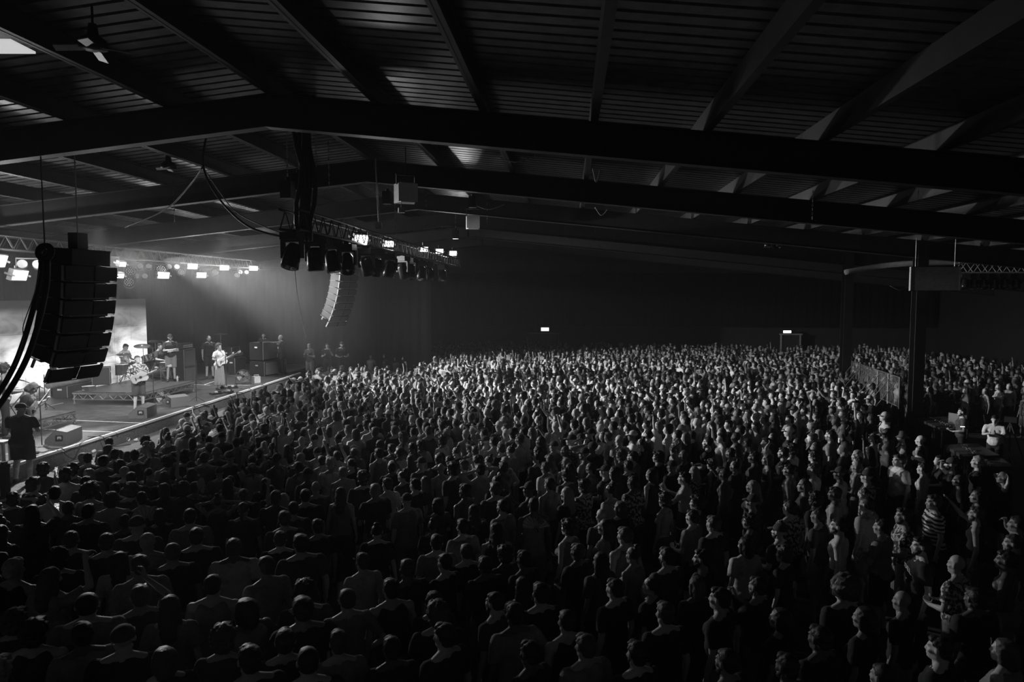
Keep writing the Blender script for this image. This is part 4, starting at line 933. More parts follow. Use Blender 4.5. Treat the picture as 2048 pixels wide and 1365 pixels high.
cymbal((kx + .3, ky + 1.15, ZR), 1.12, .30, -6, 'ride cymbal at the right of the drummer', (0, -.1, .02))
cymbal((kx + .1, ky + 1.65, ZR), 1.35, .26, 10, 'cymbal by the seated percussion player')
p = empty('drum_stool', (kx - .12, ky + .02, ZR), 0, 'round drum stool under the drummer', 'stool'); MB().lathe([(0, .5), (.17, .5), (.18, .46), (.16, .42), (0, .42)], (0, 0, 0), 18).build('seat', BLACK, p, True); rod('post', (0, 0, .1), (0, 0, .42), .02, p)
for k in range(3): a = 2 * math.pi * k / 3; MB().cyl((0, 0, .25), (.24 * math.cos(a), .24 * math.sin(a), 0.01), .012).build('leg', CHROME, p)
cabinet('drum_monitor', (kx - .1, ky - 1.35, ZR), FY - R(60), .55, .5, .62, 'black monitor box standing left of the drums', 'speaker')
cymbal((S(455, 748).x - .9, S(455, 748).y + 1.2, ZS), 1.75, .32, 4, 'cymbal on a tall stand behind the electric guitarist')
# second drum set of the percussion player (behind the right of the riser)
p = at_z(325, 766, ZR); drum((p.x - .2, p.y + .5, ZR + .4), .18, .3, roty(0), 'dark hand drum in front of the percussion player', 'tom_drum', 3)
q_ = at_z(318, 694, ZR + 1.25) - Vector((0, 0, 1.62)); r = empty('drum_stool', (q_.x, q_.y, q_.z + .37), 0, 'round stool under the percussion player', 'stool'); MB().lathe([(0, .5), (.17, .5), (.18, .46), (.16, .42), (0, .42)], (0, 0, 0), 18).build('seat', BLACK, r, True)
for k in range(3): a = 2 * math.pi * k / 3; MB().cyl((0, 0, .42), (.24 * math.cos(a), .24 * math.sin(a), 0.0), .012).build('leg', CHROME, r)
# light fabric roll / inflated tube lying behind the bass player
a, b = at_z(96, 772, ZS + .55), at_z(196, 752, ZS + .55)
ln = MB(); n = 14; vs = []; fs = []
d_ = (b - a); L_ = d_.length; q = d_.to_track_quat('Z', 'Y').to_matrix(); rr = .125
ln.lathe([(0, 0), (rr * .9, .0)] + [(rr * (1 + .07 * math.sin(t * 5)), L_ * t / 12) for t in range(1, 12)] + [(rr * .8, L_), (0, L_)], a, 16, q)
o = ln.build('fabric_roll', mat('fabric_roll_grey', .28, .9, scale=14, bump=.5), None, True); tag(o, 'long grey roll lying across the back of the stage behind the bass riser', 'roll')
cabinet('flight_case', (a + b) / 2 + Vector((-.1, .1, ZS - a.z)), math.atan2(d_.y, d_.x), 1.6, .5, .41, 'low black case under the long grey roll', 'case', grille=False)
# keyboards and gear by the bass player
def keyboard(p, yaw, label, L=1.1):
    r = empty('keyboard', p, yaw, label, 'keyboard'); MB().box((0, 0, .05), (L, .32, .09)).build('case', BLACK, r)
    wk = MB().box((0, -.06, .1), (.02, .15, .015)).mesh('key', WHITE)
    for k in range(36): o = link('key', wk, r); o.location = (-L * .42 + k * L * .84 / 36, 0, 0)
    MB().tube([(-L * .4, -.1, 0), (L * .4, .1, -.72)], .014, 6).tube([(L * .4, -.1, 0), (-L * .4, .1, -.72)], .014, 6).build('stand', STEEL, r)
p = at_z(58, 795, ZR + .7); keyboard((p.x - 1.0, p.y + .6, ZR + .69), FY + R(10), 'keyboard on a crossed stand behind the bass player')
p = at_z(30, 890, ZS + .3)
for i, (px, py, ww) in enumerate(((20, 868, .5), (8, 858, .4), (30, 880, .45))):
    q_ = S(px, py); r = empty('effects_board', q_, R(20 * i), 'flat board of pedals on the stage floor at the left edge, %s one' % ('front', 'back', 'middle')[i], 'pedals'); MB().box((0, 0, .03), (ww, .3, .06)).build('board', BLACK, r)
    for k in range(4): MB().box((-ww * .38 + k * ww * .25, 0, .085), (ww * .18, .13, .05)).build('pedal', ALU if k % 2 else PALE, r)
for i, (px, py) in enumerate(((452, 778), (465, 777), (432, 789), (457, 786))):
    q_ = S(px, py); r = empty('effects_board', q_, R(30 * i), 'pedal board on the floor by the electric guitarist, %s one' % ords[i], 'pedals'); MB().box((0, 0, .03), (.4, .22, .06)).build('board', BLACK, r)
    for k in range(3): MB().box((-.13 + k * .13, 0, .08), (.09, .12, .05)).build('pedal', (ALU, PALE, BLACK)[k], r)
q_ = at_z(268, 764, ZR)
p = at_z(355, 764, ZR); r = empty('water_bottle', (p.x, p.y, ZR), 0, 'small clear bottle on the right end of the drum riser', 'bottle'); MB().lathe([(0, 0), (.035, 0), (.035, .16), (.014, .2), (.014, .23), (0, .23)], (0, 0, 0), 12).build('bottle_body', PALE, r, True); MB().cyl((0, 0, .23), (0, 0, .25), .016).build('cap', BLACK, r)
# cables lying on the deck and hanging over the edge
def floor_cable(pts, label, z=ZS + .012, r_=.010): return cable([at_z(a, b, z) for a, b in pts], r_, label)
floor_cable([(84, 893), (110, 897), (140, 898), (165, 885), (185, 875), (210, 870)], 'black cable on the stage floor beside the nearest wedge monitor')
floor_cable([(325, 840), (345, 832), (370, 823), (395, 812), (420, 805)], 'black cable on the stage floor beside the second wedge monitor')
floor_cable([(430, 795), (450, 790), (480, 783), (505, 775), (530, 768)], 'black cable winding on the stage floor past the pedals')
floor_cable([(60, 900), (85, 905), (105, 900), (130, 905)], 'black cable on the stage floor behind the photographer')
def over_edge(px, label):
    y = None
    for k in range(60):
        q1 = at_z(px, 750 + k * 4, ZS + .03)
        if q1.x >= edge(q1.y) + .03: break
    a = q1; return cable([a + Vector((-.4, 0, 0)), a, a + Vector((.05, .02, -.14)), a + Vector((.12, .25, -.3)), a + Vector((.35, .6, -.325))], .012, label)
for px, lb in ((125, 'black cable hanging over the stage front near the camera'), (205, 'black cable hanging over the stage front left of the wedge'), (395, 'black cable over the stage edge at the open stage'), (485, 'left one of two cable loops over the far stage edge'), (500, 'middle cable loop over the far stage edge'), (525, 'right cable loop over the far stage edge')): over_edge(px, lb)
# bottles and litter on the ledge
for i, (px, py) in enumerate(((128, 924), (254, 882), (268, 884), (184, 908), (477, 805), (350, 845))):
    p = at_z(px, py, ZL); r = empty('plastic_cup', p, i, 'crushed plastic cup on the grey ledge, %s from the camera' % ords[(0, 2, 3, 1, 5, 4)[i]], 'cup'); MB().lathe([(0, 0), (.035, 0), (.045, .10), (.043, .10), (.033, .01)], (0, 0, .036), 10, rotx(R(80))).build('cup_body', WHITE, r, True)
p = at_z(12, 1003, ZL); r = empty('post', (p.x, p.y, ZL), 0, 'thick black post standing on the ledge at the left edge', 'post'); MB().lathe([(0, 0), (.13, 0), (.12, .06), (.085, .12), (.085, .62), (.10, .68), (.10, .72), (0, .72)], (0, 0, 0), 14).build('post_body', MATTE, r, True); MB().lathe([(0, .725), (.06, .725), (.06, .78), (0, .78)], (0, 0, 0), 12).build('top_cap', BLACK, r)
p = S(5, 922); r = empty('stool', p, 0, 'small white stool at the left edge of the stage', 'stool'); MB().box((0, 0, .42), (.3, .26, .05)).build('seat', WHITE, r)
for sx in (-1, 1):
    for sy in (-1, 1): MB().box((sx * .11, sy * .09, .2), (.05, .05, .4)).build('leg', WHITE, r)
# ================================================================ people on the stage
def put_mat(o, m):
    if not o.material_slots: o.data.materials.append(m)
    o.material_slots[0].link = 'OBJECT'; o.material_slots[0].material = m
def person(loc_, yaw, label, body, hair='short', hcol='dark', shirt=None, top='dark', legs='trousers', lcol='black', skin=0, scale=1.0, hm=None, beard=False, legmesh=None, group=None, extra=None, cat='person'):
    o = link('person', body); o.location = loc_; o.rotation_euler = (0, 0, yaw); o.scale = (scale,) * 3 if not isinstance(scale, tuple) else scale
    tag(o, label, cat, group); put_mat(o, SKIN[skin])
    def kid(name, me, m, M=None):
        c = link(name, me, o); put_mat(c, m)
        if M is not None: c.matrix_local = M
        return c
    if shirt is not None: kid('t_shirt' if top != 'tank' else 'tank_top', shirt, CLO[top])
    if legs: kid(legs, legmesh or LEGS[legs], CLO[lcol])
    if hair: kid(HNAME.get(hair, 'hair'), HM[hair], HCOL[hcol] if hair not in ('cap', 'hat') else CLO.get(hcol, CLO['dark']), hm)
    if beard: kid('beard', HM['beard'], HCOL['dark'], hm)
    return o
def crew(px, py, z, face, label, ra='down', la='down', fem=False, hair='short', hcol='dark', top='black', legs='trousers', lcol='black', turn=0, nod=0, lstance='stand', lean=0, skin=0, scale=1.0, beard=False, kind='tee', bare=False, loc_=None):
    hm = head_matrix(turn, nod) if (turn or nod) else None
    A = ARM[ra] if isinstance(ra, str) else ra; B = ARM[la] if isinstance(la, str) else la
    b = make_body(fem, A, B, hm, lstance, lean, 6500, .008)
    s = None if bare else make_shirt(fem, A, B, kind, lean, 2200)
    lm = None if lstance == 'stand' else make_legs(legs, lstance, 900)
    if lm is None and legs: lm = LEGS[legs]
    p = Vector(loc_) if loc_ is not None else at_z(px, py, z)
    M = Matrix.Identity(4)
    if lean: M = Matrix.Translation((0, 0, .98)) @ Matrix.Rotation(-lean, 4, 'X') @ Matrix.Translation((0, 0, -.98))
    hmm = M @ hm if hm is not None else (M if lean else None)
    yaw = yaw_to(p, face) if not isinstance(face, (int, float)) else face
    return person(p, yaw, label, b, hair, hcol, s, top, legs, lcol, skin, scale, hmm, beard, lm)
CROWDV = Vector((0, 26, 1.5))
# 1 acoustic guitarist
GS = dict(body=[(-.20, -.02), (-.19, .07), (-.12, .13), (-.04, .12), (.04, .09), (.10, .10), (.16, .12), (.22, .09), (.24, 0), (.22, -.09), (.16, -.12), (.10, -.10), (.04, -.09), (-.04, -.12), (-.12, -.14), (-.19, -.09)])
def guitar(loc_, yaw, roll, label, bcol, deep=.09, name='guitar', k=1.15, hole=True, pitch=0):
    o = empty(name, loc_, yaw, label, 'guitar'); o.rotation_euler = (pitch, 0, yaw) if False else (0, 0, yaw)
    M = roty(roll)        # neck rises toward local -X, face toward +Y
    def T(v): return M @ Vector(v)
    poly = GS['body']; m = MB(); m.prism([(x * k, z * k) for x, z in poly], -deep / 2, deep / 2, M); m.build('guitar_body', bcol, o)
    MB().box(T((-.45 * k, deep / 2 + .004, 0)), (.56 * k, .02, .045), M).build('neck', mat('fretboard', .10, .4), o)
    MB().box(T((-.79 * k, deep / 2, 0)), (.15, .018, .07), M).build('headstock', mat('headstock_wood', .3, .4), o)
    if hole: MB().lathe([(0, deep / 2 + .004), (.045, deep / 2 + .004)], (0, 0, 0), 16, M @ rotx(R(-90))).build('sound_hole', BLACK, o)
    else:
        MB().box(T((.02, deep / 2 + .006, 0)), (.03, .01, .08), M).box(T((.09, deep / 2 + .006, 0)), (.03, .01, .08), M).build('pickup', BLACK, o); MB().prism([(x * .6, z * .55 - .05) for x, z in poly[:-3]], deep / 2, deep / 2 + .005, M).build('pickguard', WHITE, o)
    MB().box(T((.13 * k, deep / 2 + .01, 0)), (.02, .015, .10), M).build('bridge', BLACK, o)
    m = MB()
    for i in range(6): m.cyl(T((.13 * k, deep / 2 + .02, (i - 2.5) * .009)), T((-.75 * k, deep / 2 + .02, (i - 2.5) * .006)), .0012, n=4)
    m.build('strings', CHROME, o); MB().tube([T((-.2 * k, -.03, .03)), T((-.1, -.16, .35)), T((.1, -.16, .35)), T((.24 * k, -.03, 0))], .012, 5).build('strap', BLACK, o)
    return o
def with_guitar(px, py, label, glabel, gcol, deep, hole, **kw):
    z_, f_ = kw.pop('z', ZS), kw.pop('face', CROWDV); o = crew(px, py, z_, f_, label, 'strum', 'fret', **kw)
    yaw = o.rotation_euler.z; sc = o.scale[0]; f = rotz(yaw)
    g = guitar(o.location + f @ (Vector((.02, .19, 1.10)) * sc), yaw, R(18), glabel, gcol, deep, 'acoustic_guitar' if hole else 'electric_guitar', hole=hole); return o
p_ac = with_guitar(279, 824, 'singer in patterned shirt and shorts playing an acoustic guitar centre stage', 'pale acoustic guitar held by the singer in the patterned shirt', WOOD, .10, True, hair='short', hcol='brown', top='patterned', legs='shorts', lcol='dark', nod=R(4), face=Vector((-2, 12, 1.5)))
p_el = with_guitar(440, 779, 'curly haired guitarist in pale top and long pale skirt, right of centre stage', 'white electric guitar held by the guitarist in the long skirt', mat('guitar_white', .7, .3), .045, False, hair='curly', hcol='brown', top='white', legs='skirt', lcol='grey', face=Vector((-1, 22, 1.5)))
# bass player bent over at the left end, on the riser
zb = ZR - .05
p_b = with_guitar(42, 838, 'long haired fair bass player bent over a guitar on the left riser', 'pale guitar held by the long haired player on the left riser', mat('guitar_white', .7, .3), .045, False, hair='bob', hcol='fair', top='grey', legs='trousers', lcol='dark', nod=R(-32), lean=R(12), face=Vector((0, 19, 1.5)), z=ZS, scale=.98, loc_=at_z(47, 776, ZS + 1.57) - Vector((0, 0, 1.57)))
# dark haired musician at the very left edge
crew(4, 850, ZS, Vector((-6, 22, 1.5)), 'musician with a big round hairstyle and bare shoulders at the very left edge', 'drum', 'drum', hair='afro', hcol='dark', top='pale', kind='tank', skin=2, scale=1.0, nod=R(-12), loc_=at_z(6, 742, ZR + 1.45) - Vector((0, 0, 1.62)))
# drummer
dr = crew(0, 0, 0, Vector((5, ky - 1.5, 2)), 'drummer in a white shirt looking down behind the drum kit', 'drum', 'drum', hair='short', hcol='dark', top='white', legs='trousers', lstance='sit', nod=R(-28), loc_=(kx - .12, ky + .02, ZR - .37))
for s in (-1, 1):
    f = rotz(dr.rotation_euler.z); w_ = dr.location + f @ Vector((s * .15, .34, 1.12)); e_ = w_ + f @ Vector((-s * .03, .34, -.06)); r = empty('drumstick', w_, 0, 'thin drumstick in the drummer\'s %s hand' % ('left' if s < 0 else 'right'), 'drumstick'); rod('stick', (0, 0, 0), e_ - w_, .008, r)
# percussion player seated at the right of the riser
crew(0, 0, 0, Vector((0, 24, 2)), 'percussion player with glasses sitting behind the cymbals, left of the man with folded arms', 'drum', 'drum', hair='crop', top='dark', lstance='sit', nod=R(-14), loc_=at_z(318, 694, ZR + 1.25) - Vector((0, 0, 1.62)))
# crew along the back
mc = crew(343, 763, ZR, Vector((-5, 14, 2)), 'man in black cap and black tee standing with folded arms behind the drums', 'cross', ((.24, .07, 1.15), (-.02, .27, 1.14), (-1, -.2, -.1), (0, -1, 0), .3), hair='cap', hcol='black', legs='shorts', lcol='grey', beard=True, skin=1)
crew(420, 757, ZS, Vector((-6, 16, 1)), 'long haired bearded man in black tee and shorts behind the bass cabinet', hair='long', legs='shorts', lcol='black', beard=True, scale=1.05)
crew(529, 752, ZS, Vector((-9, 18, 1)), 'crew member half hidden behind the laptop and speaker boxes', 'front', 'front', hair='short', loc_=at_z(527, 672, ZS + 1.63) - Vector((0, 0, 1.63)))
crew(563, 750, ZS, Vector((-17, 26, 1)), 'bald man in black tee with chest print pointing left over the speaker boxes', 'down', ((.30, .22, 1.44), (.34, .48, 1.47), (.1, 1, .05), (0, 0, -1), .2), hair=None, scale=1.03, legs='trousers')
crew(621, 764, ZL, Vector((-13, 22, 1)), 'photographer in dark tee and grey shorts on the ledge looking at a camera', 'camlow', 'camlow', hair='crop', hcol='fair', top='dark', legs='shorts', lcol='grey', nod=R(-25))
crew(655, 758, ZL, Vector((-6, 10, 2)), 'person in black holding a camera up at chest height on the far ledge', 'camlow', 'camera', hair='short', loc_=at_z(655, 693, ZL + 1.62) - Vector((0, 0, 1.62)))
crew(686, 752, ZL, Vector((-2, 14, 1)), 'heavy bearded man in black cap standing right of the two photographers', 'front', 'front', hair='cap', hcol='black', beard=True, scale=(1.12, 1.12, 1.03), loc_=at_z(684, 690, ZL + 1.66) - Vector((0, 0, 1.68)))
# near cameraman with his back to us, in front of the stage edge
nm = crew(48, 966, ZL, Vector((-13.5, 26, 2)), 'heavy man in black cap, black tee and shorts seen from behind on the ledge', 'camlow', 'camlow', hair='cap', hcol='black', top='black', legs='shorts', lcol='black', scale=(1.22, 1.18, .97), nod=R(-8))
def camera_thing(o, z, y, label, s=1.0):
    f = rotz(o.rotation_euler.z); c = empty('camera', o.location + f @ Vector((0, y, z)), o.rotation_euler.z, label, 'camera')
    MB().box((0, 0, 0), (.15 * s, .07 * s, .10 * s)).box((0, 0, .065 * s), (.06 * s, .05 * s, .04 * s)).build('camera_body', BLACK, c); MB().cyl((0, .03 * s, 0), (0, .15 * s, 0), .038 * s, .042 * s, 14).build('lens', BLACK, c)
ppl = {o['label']: o for o in scene.objects if o.name.startswith('person')}
for lab, o in list(ppl.items()):
    if 'looking at a camera' in lab: camera_thing(o, 1.24, .36, 'black camera in the hands of the photographer in grey shorts')
    if 'camera up at chest' in lab: camera_thing(o, 1.42, .32, 'black camera held up by the person on the far ledge')
    if 'chest print' in lab:
        for dx, dz, ww, hh in ((.06, 1.36, .10, .03), (-.07, 1.36, .04, .03), (0, 1.2, .05, .09)): MB().box((dx, .135, dz), (ww, .006, hh)).build('chest_print', WHITE, o)
camera_thing(nm, 1.20, .36, 'camera held by the heavy man on the ledge at the left')
# ================================================================ mixing area
fa, fb = at_z(1836, 837, 1.2), at_z(1930, 905, 1.15)
MIXX = (fa.x + fb.x) / 2
def barrier(a, b, n, label0):
    a, b = Vector(a), Vector(b)
    for i in range(n):
        A, B = a.lerp(b, i / n), a.lerp(b, (i + .97) / n); r = empty('crowd_barrier', A, 0, label0 % ords[i], 'barrier', 'barrier panels round the mixing area'); D = B - A
        MB().tube([Vector((0, 0, .05)), Vector((0, 0, 1.1)), D + Vector((0, 0, 1.1)), D + Vector((0, 0, .05))], .022, 8).tube([Vector((0, 0, .12)), D + Vector((0, 0, .12))], .018, 6).build('frame', mat('barrier_steel', .22, .45, .5), r)
        m = MB(); k = 9
        for j in range(1, k): q = D * j / k; m.cyl(q + Vector((0, 0, .12)), q + Vector((0, 0, 1.1)), .007, n=4)
        m.build('mesh_bars', mat('barrier_steel'), r)
        nrm = Vector((D.y, -D.x, 0)).normalized()
        for t in (.15, .85): MB().cyl(D * t + Vector((0, 0, 1.0)), D * t + nrm * .7 + Vector((0, 0, .03)), .016, n=6).build('stay', mat('barrier_steel'), r)
b0, b1 = at_z(1702, 776, 1.1), at_z(1798, 822, 1.1)
barrier(b0, b1, 5, 'metal crowd barrier before the mixing area, %s panel from the far end')
def mix_case(a, b, h, label, z0=.0):
    a, b = Vector(a), Vector(b); a.z = b.z = 0; D = b - a; L = D.length; yaw = math.atan2(D.y, D.x); r = empty('mixing_desk_case', (a + b) / 2, yaw, label, 'desk')
    MB().box((0, .38, h / 2 - .05), (L * .97, .7, h - .1)).build('case', BLACK, r); MB().box((0, .38, h), (L, .76, .08), rotx(R(6))).build('desk_top', mat('desk_top', .05, .4), r)
    for zz in (h - .04, h - .55): MB().box((0, .02, zz), (L, .03, .025)).build('edge_trim', STEEL, r)
    for sx in (-1, 1): MB().box((sx * L / 2, .02, h - .3), (.025, .03, .52)).build('edge_trim', ALU, r)
    fk = MB().box((0, 0, 0), (.02, .05, .02)).mesh('fader', PALE)
    for k in range(18): o = link('fader', fk, r); o.location = (-L * .42 + k * L * .84 / 17, .3 + .12 * ((k * 7) % 5) / 5, h + .05)
    return r
mix_case(at_z(1836, 837, 1.1), at_z(1882, 858, 1.1), 1.1, 'black mixing desk in its case, the farther one')
mix_case(at_z(1888, 890, 1.05), at_z(1928, 914, 1.05), 1.05, 'black mixing desk in its case, the nearer one')
mix_case(at_z(1930, 918, 1.0), at_z(1950, 935, 1.0), 1.0, 'short black equipment case at the near corner of the mixing area')
p = at_z(1878, 846, 1.3); r = empty('monitor_screen', (p.x + .5, p.y, 1.2), R(120), 'grey computer screen standing on the farther mixing desk', 'screen'); MB().box((0, 0, .2), (.5, .04, .32)).build('display', mat('dim_display', .1, .4, emit=.02), r); MB().box((0, 0, .02), (.1, .12, .03)).cyl((0, 0, .03), (0, 0, .1), .02).build('foot', BLACK, r)
lp = at_z(1918, 873, 1.15); r = empty('desk_lamp', (lp.x + .2, lp.y, 1.1), 0, 'small bright lamp over the nearer mixing desk', 'lamp'); MB().tube([(0, 0, 0), (0, 0, .25), (-.1, 0, .32)], .008, 6).build('gooseneck', BLACK, r); MB().box((-.12, 0, .31), (.10, .03, .02)).build('lamp_head', mat('small_lamp', .9, .4, emit=1.5), r)
crew(1925, 890, 0, Vector((-13, 24, 2)), 'bearded operator in dark tee behind the mixing desks', 'front', 'front', hair='short', hcol='dark', top='dark', beard=True, loc_=at_z(1924, 826, 1.62) - Vector((0, 0, 1.62)))
crew(1990, 900, 0, Vector((4, 10, 1)), 'operator in white tee reaching forward in the mixing area', 'clap', 'clap', hair='short', top='white', loc_=at_z(1992, 838, 1.62) - Vector((0, 0, 1.62)), lean=R(15))
for i, (px, py) in enumerate(((1995, 868), (2020, 860))):
    p = at_z(px, py, 1.0); r = empty('camera_tripod', (p.x, p.y, 0), i, 'black tripod in the mixing area, %s one' % ('left', 'right')[i], 'tripod')
    for k in range(3): a = 2 * math.pi * k / 3; MB().cyl((0, 0, 1.2), (.5 * math.cos(a), .5 * math.sin(a), 0), .018, n=6).build('leg', ALU if k == 0 else STEEL, r)
    MB().box((0, 0, 1.3), (.14, .3, .16)).build('head', BLACK, r)
# ================================================================ the crowd
# nearest people placed one by one: picture position of the head, hair, top, pose[, extra]
NEAR = """192 918 short dark plain|176 931 short dark plain|114 940 curly dark plain|153 942 curly dark plain|178 950 bob grey plain_f fair|125 954 curly pale plain|78 972 curly dark phone|170 967 short dark plain_f|45 995 curly dark behind_f
120 988 short bare plain|186 984 afro grey plain|223 982 short dark plain|136 1019 crop dark plain|223 1003 curly pale hip|249 948 crop dark plain fair|256 959 short dark plain|226 938 curly dark front|283 1000 short dark plain|269 982 curly dark plain
64 1029 long dark phone dark|177 1026 short dark plain|142 1083 short dark plain|217 1086 short dark plain|271 1055 cap dark plain|215 912 short grey plain|268 913 short dark point|3 1068 long dark plain_f brown|290 1089 crop grey plain fair
31 1140 short tank plain fair|113 1122 curly dark plain|102 1159 long grey fist|194 1209 crop grey plain|265 1201 short dark phone|246 1122 long pale plain_f|280 1134 short grey plain|31 1247 curly dark plain_f|69 1270 curly tank plain|182 1276 short grey plain|259 1282 cap black plain
321 982 bob dark plain_f|366 982 curly dark front|436 1006 bun tank behind_f|320 1033 bob black front_f|380 1036 short grey plain|514 1018 tail dark plain_f|574 1016 crop dark plain|569 1040 short dark plain|546 1003 short dark front|393 1076 short black plain|345 1108 crop black plain
468 1098 short pale plain|532 1136 crop grey plain|602 1090 short dark plain|426 1174 crop tank plain|610 993 short black plain|338 1216 long grey plain_f|491 1223 bob tank hip|423 1286 curly dark plain_f brown|323 1313 bob black plain_f|610 1319 crop black plain|610 1188 curly dark plain|620 1270 short black plain
643 983 bald dark plain|686 947 crop bare plain fair|733 960 curly dark plain|663 988 long tank plain_f|763 977 crop dark front fair|783 972 short white plain|818 1003 cap grey plain|847 968 long bare front_f brown|881 1010 bob dark front_f|922 985 short bare plain|635 1056 short black plain
725 1126 short pale plain|881 1090 short grey plain|927 1113 crop black plain|754 1066 bun black plain_f|808 973 short dark plain|922 940 curly dark plain|950 942 short bare behind|1000 938 short bare plain|1091 937 short white phone|1059 981 cap dark clap|990 980 short dark plain
1099 971 short bare plain|1134 953 curly dark plain_f|1133 990 long black plain_f fair|1181 938 tail tank plain_f|1169 976 curly patterned clap_f|1225 983 bun pale plain_f|1066 1013 crop tank plain|1003 1016 crop grey plain|951 1026 long black plain_f|928 1056 short grey plain|990 1064 long tank plain_f
1137 1058 curly tank front_f|1210 1056 long tank plain_f|1008 1119 curly dark plain_f|1229 948 bob dark fist|1260 968 short patterned plain|1303 951 bob tank plain_f|1369 958 short bare clap|1449 950 crop bare point|1461 908 short dark plain|1368 913 bald black plain|1329 1003 curly bare plain_f
1394 1008 curly tank front_f|1240 1018 bob black plain_f|1505 975 long dark plain_f fair|1427 1050 short black plain|1499 1046 curly dark plain_f|1278 1111 bun tank plain_f|1323 1109 short dark front|1256 1081 short tank plain|1505 1006 cap dark plain|1509 916 short dark plain|1567 907 short dark front
1633 942 short white plain|1677 948 cap pale plain fair|1714 913 bob tank plain_f fair|1731 954 cap patterned plain|1608 973 long dark plain_f|1630 1001 curly black plain|1670 989 short pale plain|1734 1011 crop pale plain|1605 1026 short patterned plain|1661 872 short grey plain
1802 923 short white plain|1842 938 short bare plain|1842 882 bald tank plain|1903 930 cap black brow|1963 927 crop black plain fair|1997 954 bald tank behind_f|1868 1006 short striped plain|1807 1034 short patterned front|1953 1030 short tank point|1956 995 bob dark plain_f|2035 1050 crop tank brow
2013 1123 short bare front|1914 1132 bald patterned front|2025 1088 crop dark plain|1805 1205 bald black plain|2008 1305 bob tank front_f|1764 1056 short grey cross|1676 1053 crop bare plain|1843 1094 short black plain|1498 1094 bob pale front_f|1694 1190 afro black plain|1720 1231 bob black plain_f
1515 1176 short black clap|1612 1026 short dark plain|1764 1357 crop black plain|1574 1337 short tank plain|1454 1328 crop black plain|711 1199 crop grey hip|773 1185 short tank plain|861 1205 bob black plain_f|990 1208 crop dark plain|858 1275 short black plain|931 1117 crop black plain|1007 1117 short black plain
612 1240 short black plain|969 1132 short black plain|1136 1249 crop tank plain|1171 1293 short grey plain|664 1293 short grey plain|875 1234 curly black front|1396 1120 short black plain|1560 1110 curly black plain_f|1950 1200 short black plain|1440 1200 short black plain|1640 1280 short black plain|1330 1230 short black plain|1230 1180 short black plain|760 1300 short black plain|1060 1310 short black plain|1270 1310 short black plain|1880 1300 short black plain|520 1320 short black plain|1560 1240 bob black plain_f|1080 1190 short black plain"""
HAIRTXT = {'short': 'short hair', 'crop': 'cropped hair', 'curly': 'curly hair', 'afro': 'round afro', 'long': 'long hair', 'bob': 'bob hair', 'bun': 'hair bun', 'tail': 'ponytail', 'cap': 'baseball cap', 'hat': 'bucket hat', None: 'shaved head'}
TOPTXT = {'black': 'black top', 'dark': 'dark top', 'grey': 'grey top', 'pale': 'pale top', 'white': 'white tee', 'striped': 'striped top', 'patterned': 'patterned top', 'tank': 'sleeveless top', 'bare': 'bare back'}
def zone(px, py):
    if py > 1180: r = 'bottom rows'
    elif py > 1040: r = 'near bottom'
    elif py > 960: r = 'lower crowd'
    else: r = 'mid crowd'
    c = 'far left' if px < 250 else 'left' if px < 550 else 'left of centre' if px < 850 else 'centre' if px < 1150 else 'right of centre' if px < 1450 else 'right' if px < 1780 else 'far right'
    return (r, c)
people = []      # dicts
rnd = random.Random(11)
ZH = 1.63
def mixline(y): 
    t = (y - fa.y) / (fb.y - fa.y); return fa.x + (fb.x - fa.x) * t
def blocked(x, y):
    if x < edge(y) + LW + .32: return True
    if y > p1.y - .2 and x < -7.1 and y < p1.y + 4.4: return True
    if 13.5 < y < 26.0 and mixline(max(min(y, 25), 15)) - 1.3 < x < mixline(max(min(y, 25), 15)) + 4.2: return True
    for cx, cy in ((11.4, 24), (11.4, 30)):
        if abs(x - cx) < .5 and abs(y - cy) < .5: return True
    return False
for ent in NEAR.replace('\n', '|').split('|'):
    f = ent.split(); px, py = int(f[0]), int(f[1]); hair = None if f[2] == 'bald' else f[2]
    sc = rnd.uniform(.97, 1.05) * (.95 if f[4].endswith('_f') else 1)
    near_left = px < 620 and py > 1040
    if near_left: sc *= 1.05
    p = at_z(px, py, ZH * sc)
    if blocked(p.x, p.y): p.x = max(p.x, edge(p.y) + LW + .35)
    people.append(dict(x=p.x, y=p.y, px=px, py=py, hair=hair, top=f[3], pose=f[4], hcol=f[5] if len(f) > 5 and f[5] in ('fair', 'brown') else ('brown' if rnd.random() < .3 else 'dark'), sc=sc, named=True))
for it in range(14):      # nobody stands inside anybody
    for i, q in enumerate(people):
        for r_ in people[i + 1:]:
            dx, dy = r_['x'] - q['x'], r_['y'] - q['y']; d = math.hypot(dx, dy)
            if d < .50:
                k = (.50 - d) / 2 / max(d, .01); q['x'] -= dx * k; q['y'] -= dy * k; r_['x'] += dx * k; r_['y'] += dy * k
        q['x'] = max(q['x'], edge(q['y']) + LW + .34)
P2 = [(q['x'], q['y']) for q in people]
grid = {}
def gkey(x, y): return (int(x // .7), int(y // .7))
for x, y in P2: grid.setdefault(gkey(x, y), []).append((x, y))
def clear(x, y, dmin):
    gx, gy = gkey(x, y)
    for i in (-1, 0, 1):
        for j in (-1, 0, 1):
            for a, b in grid.get((gx + i, gy + j), ()):
                if (a - x) ** 2 + (b - y) ** 2 < dmin * dmin: return False
    return True
STAND = [(1802, 923), (1868, 1006), (2013, 1123), (1914, 1132), (1843, 1094), (1676, 1053), (1091, 937), (686, 947), (1997, 954), (1842, 938), (1805, 1205), (783, 972), (1633, 942), (1449, 950), (1303, 951), (1734, 1011), (320, 1033), (64, 1029), (265, 1201), (194, 1209), (725, 1126), (468, 1098), (532, 1136)]
y = 4.9; row = 0
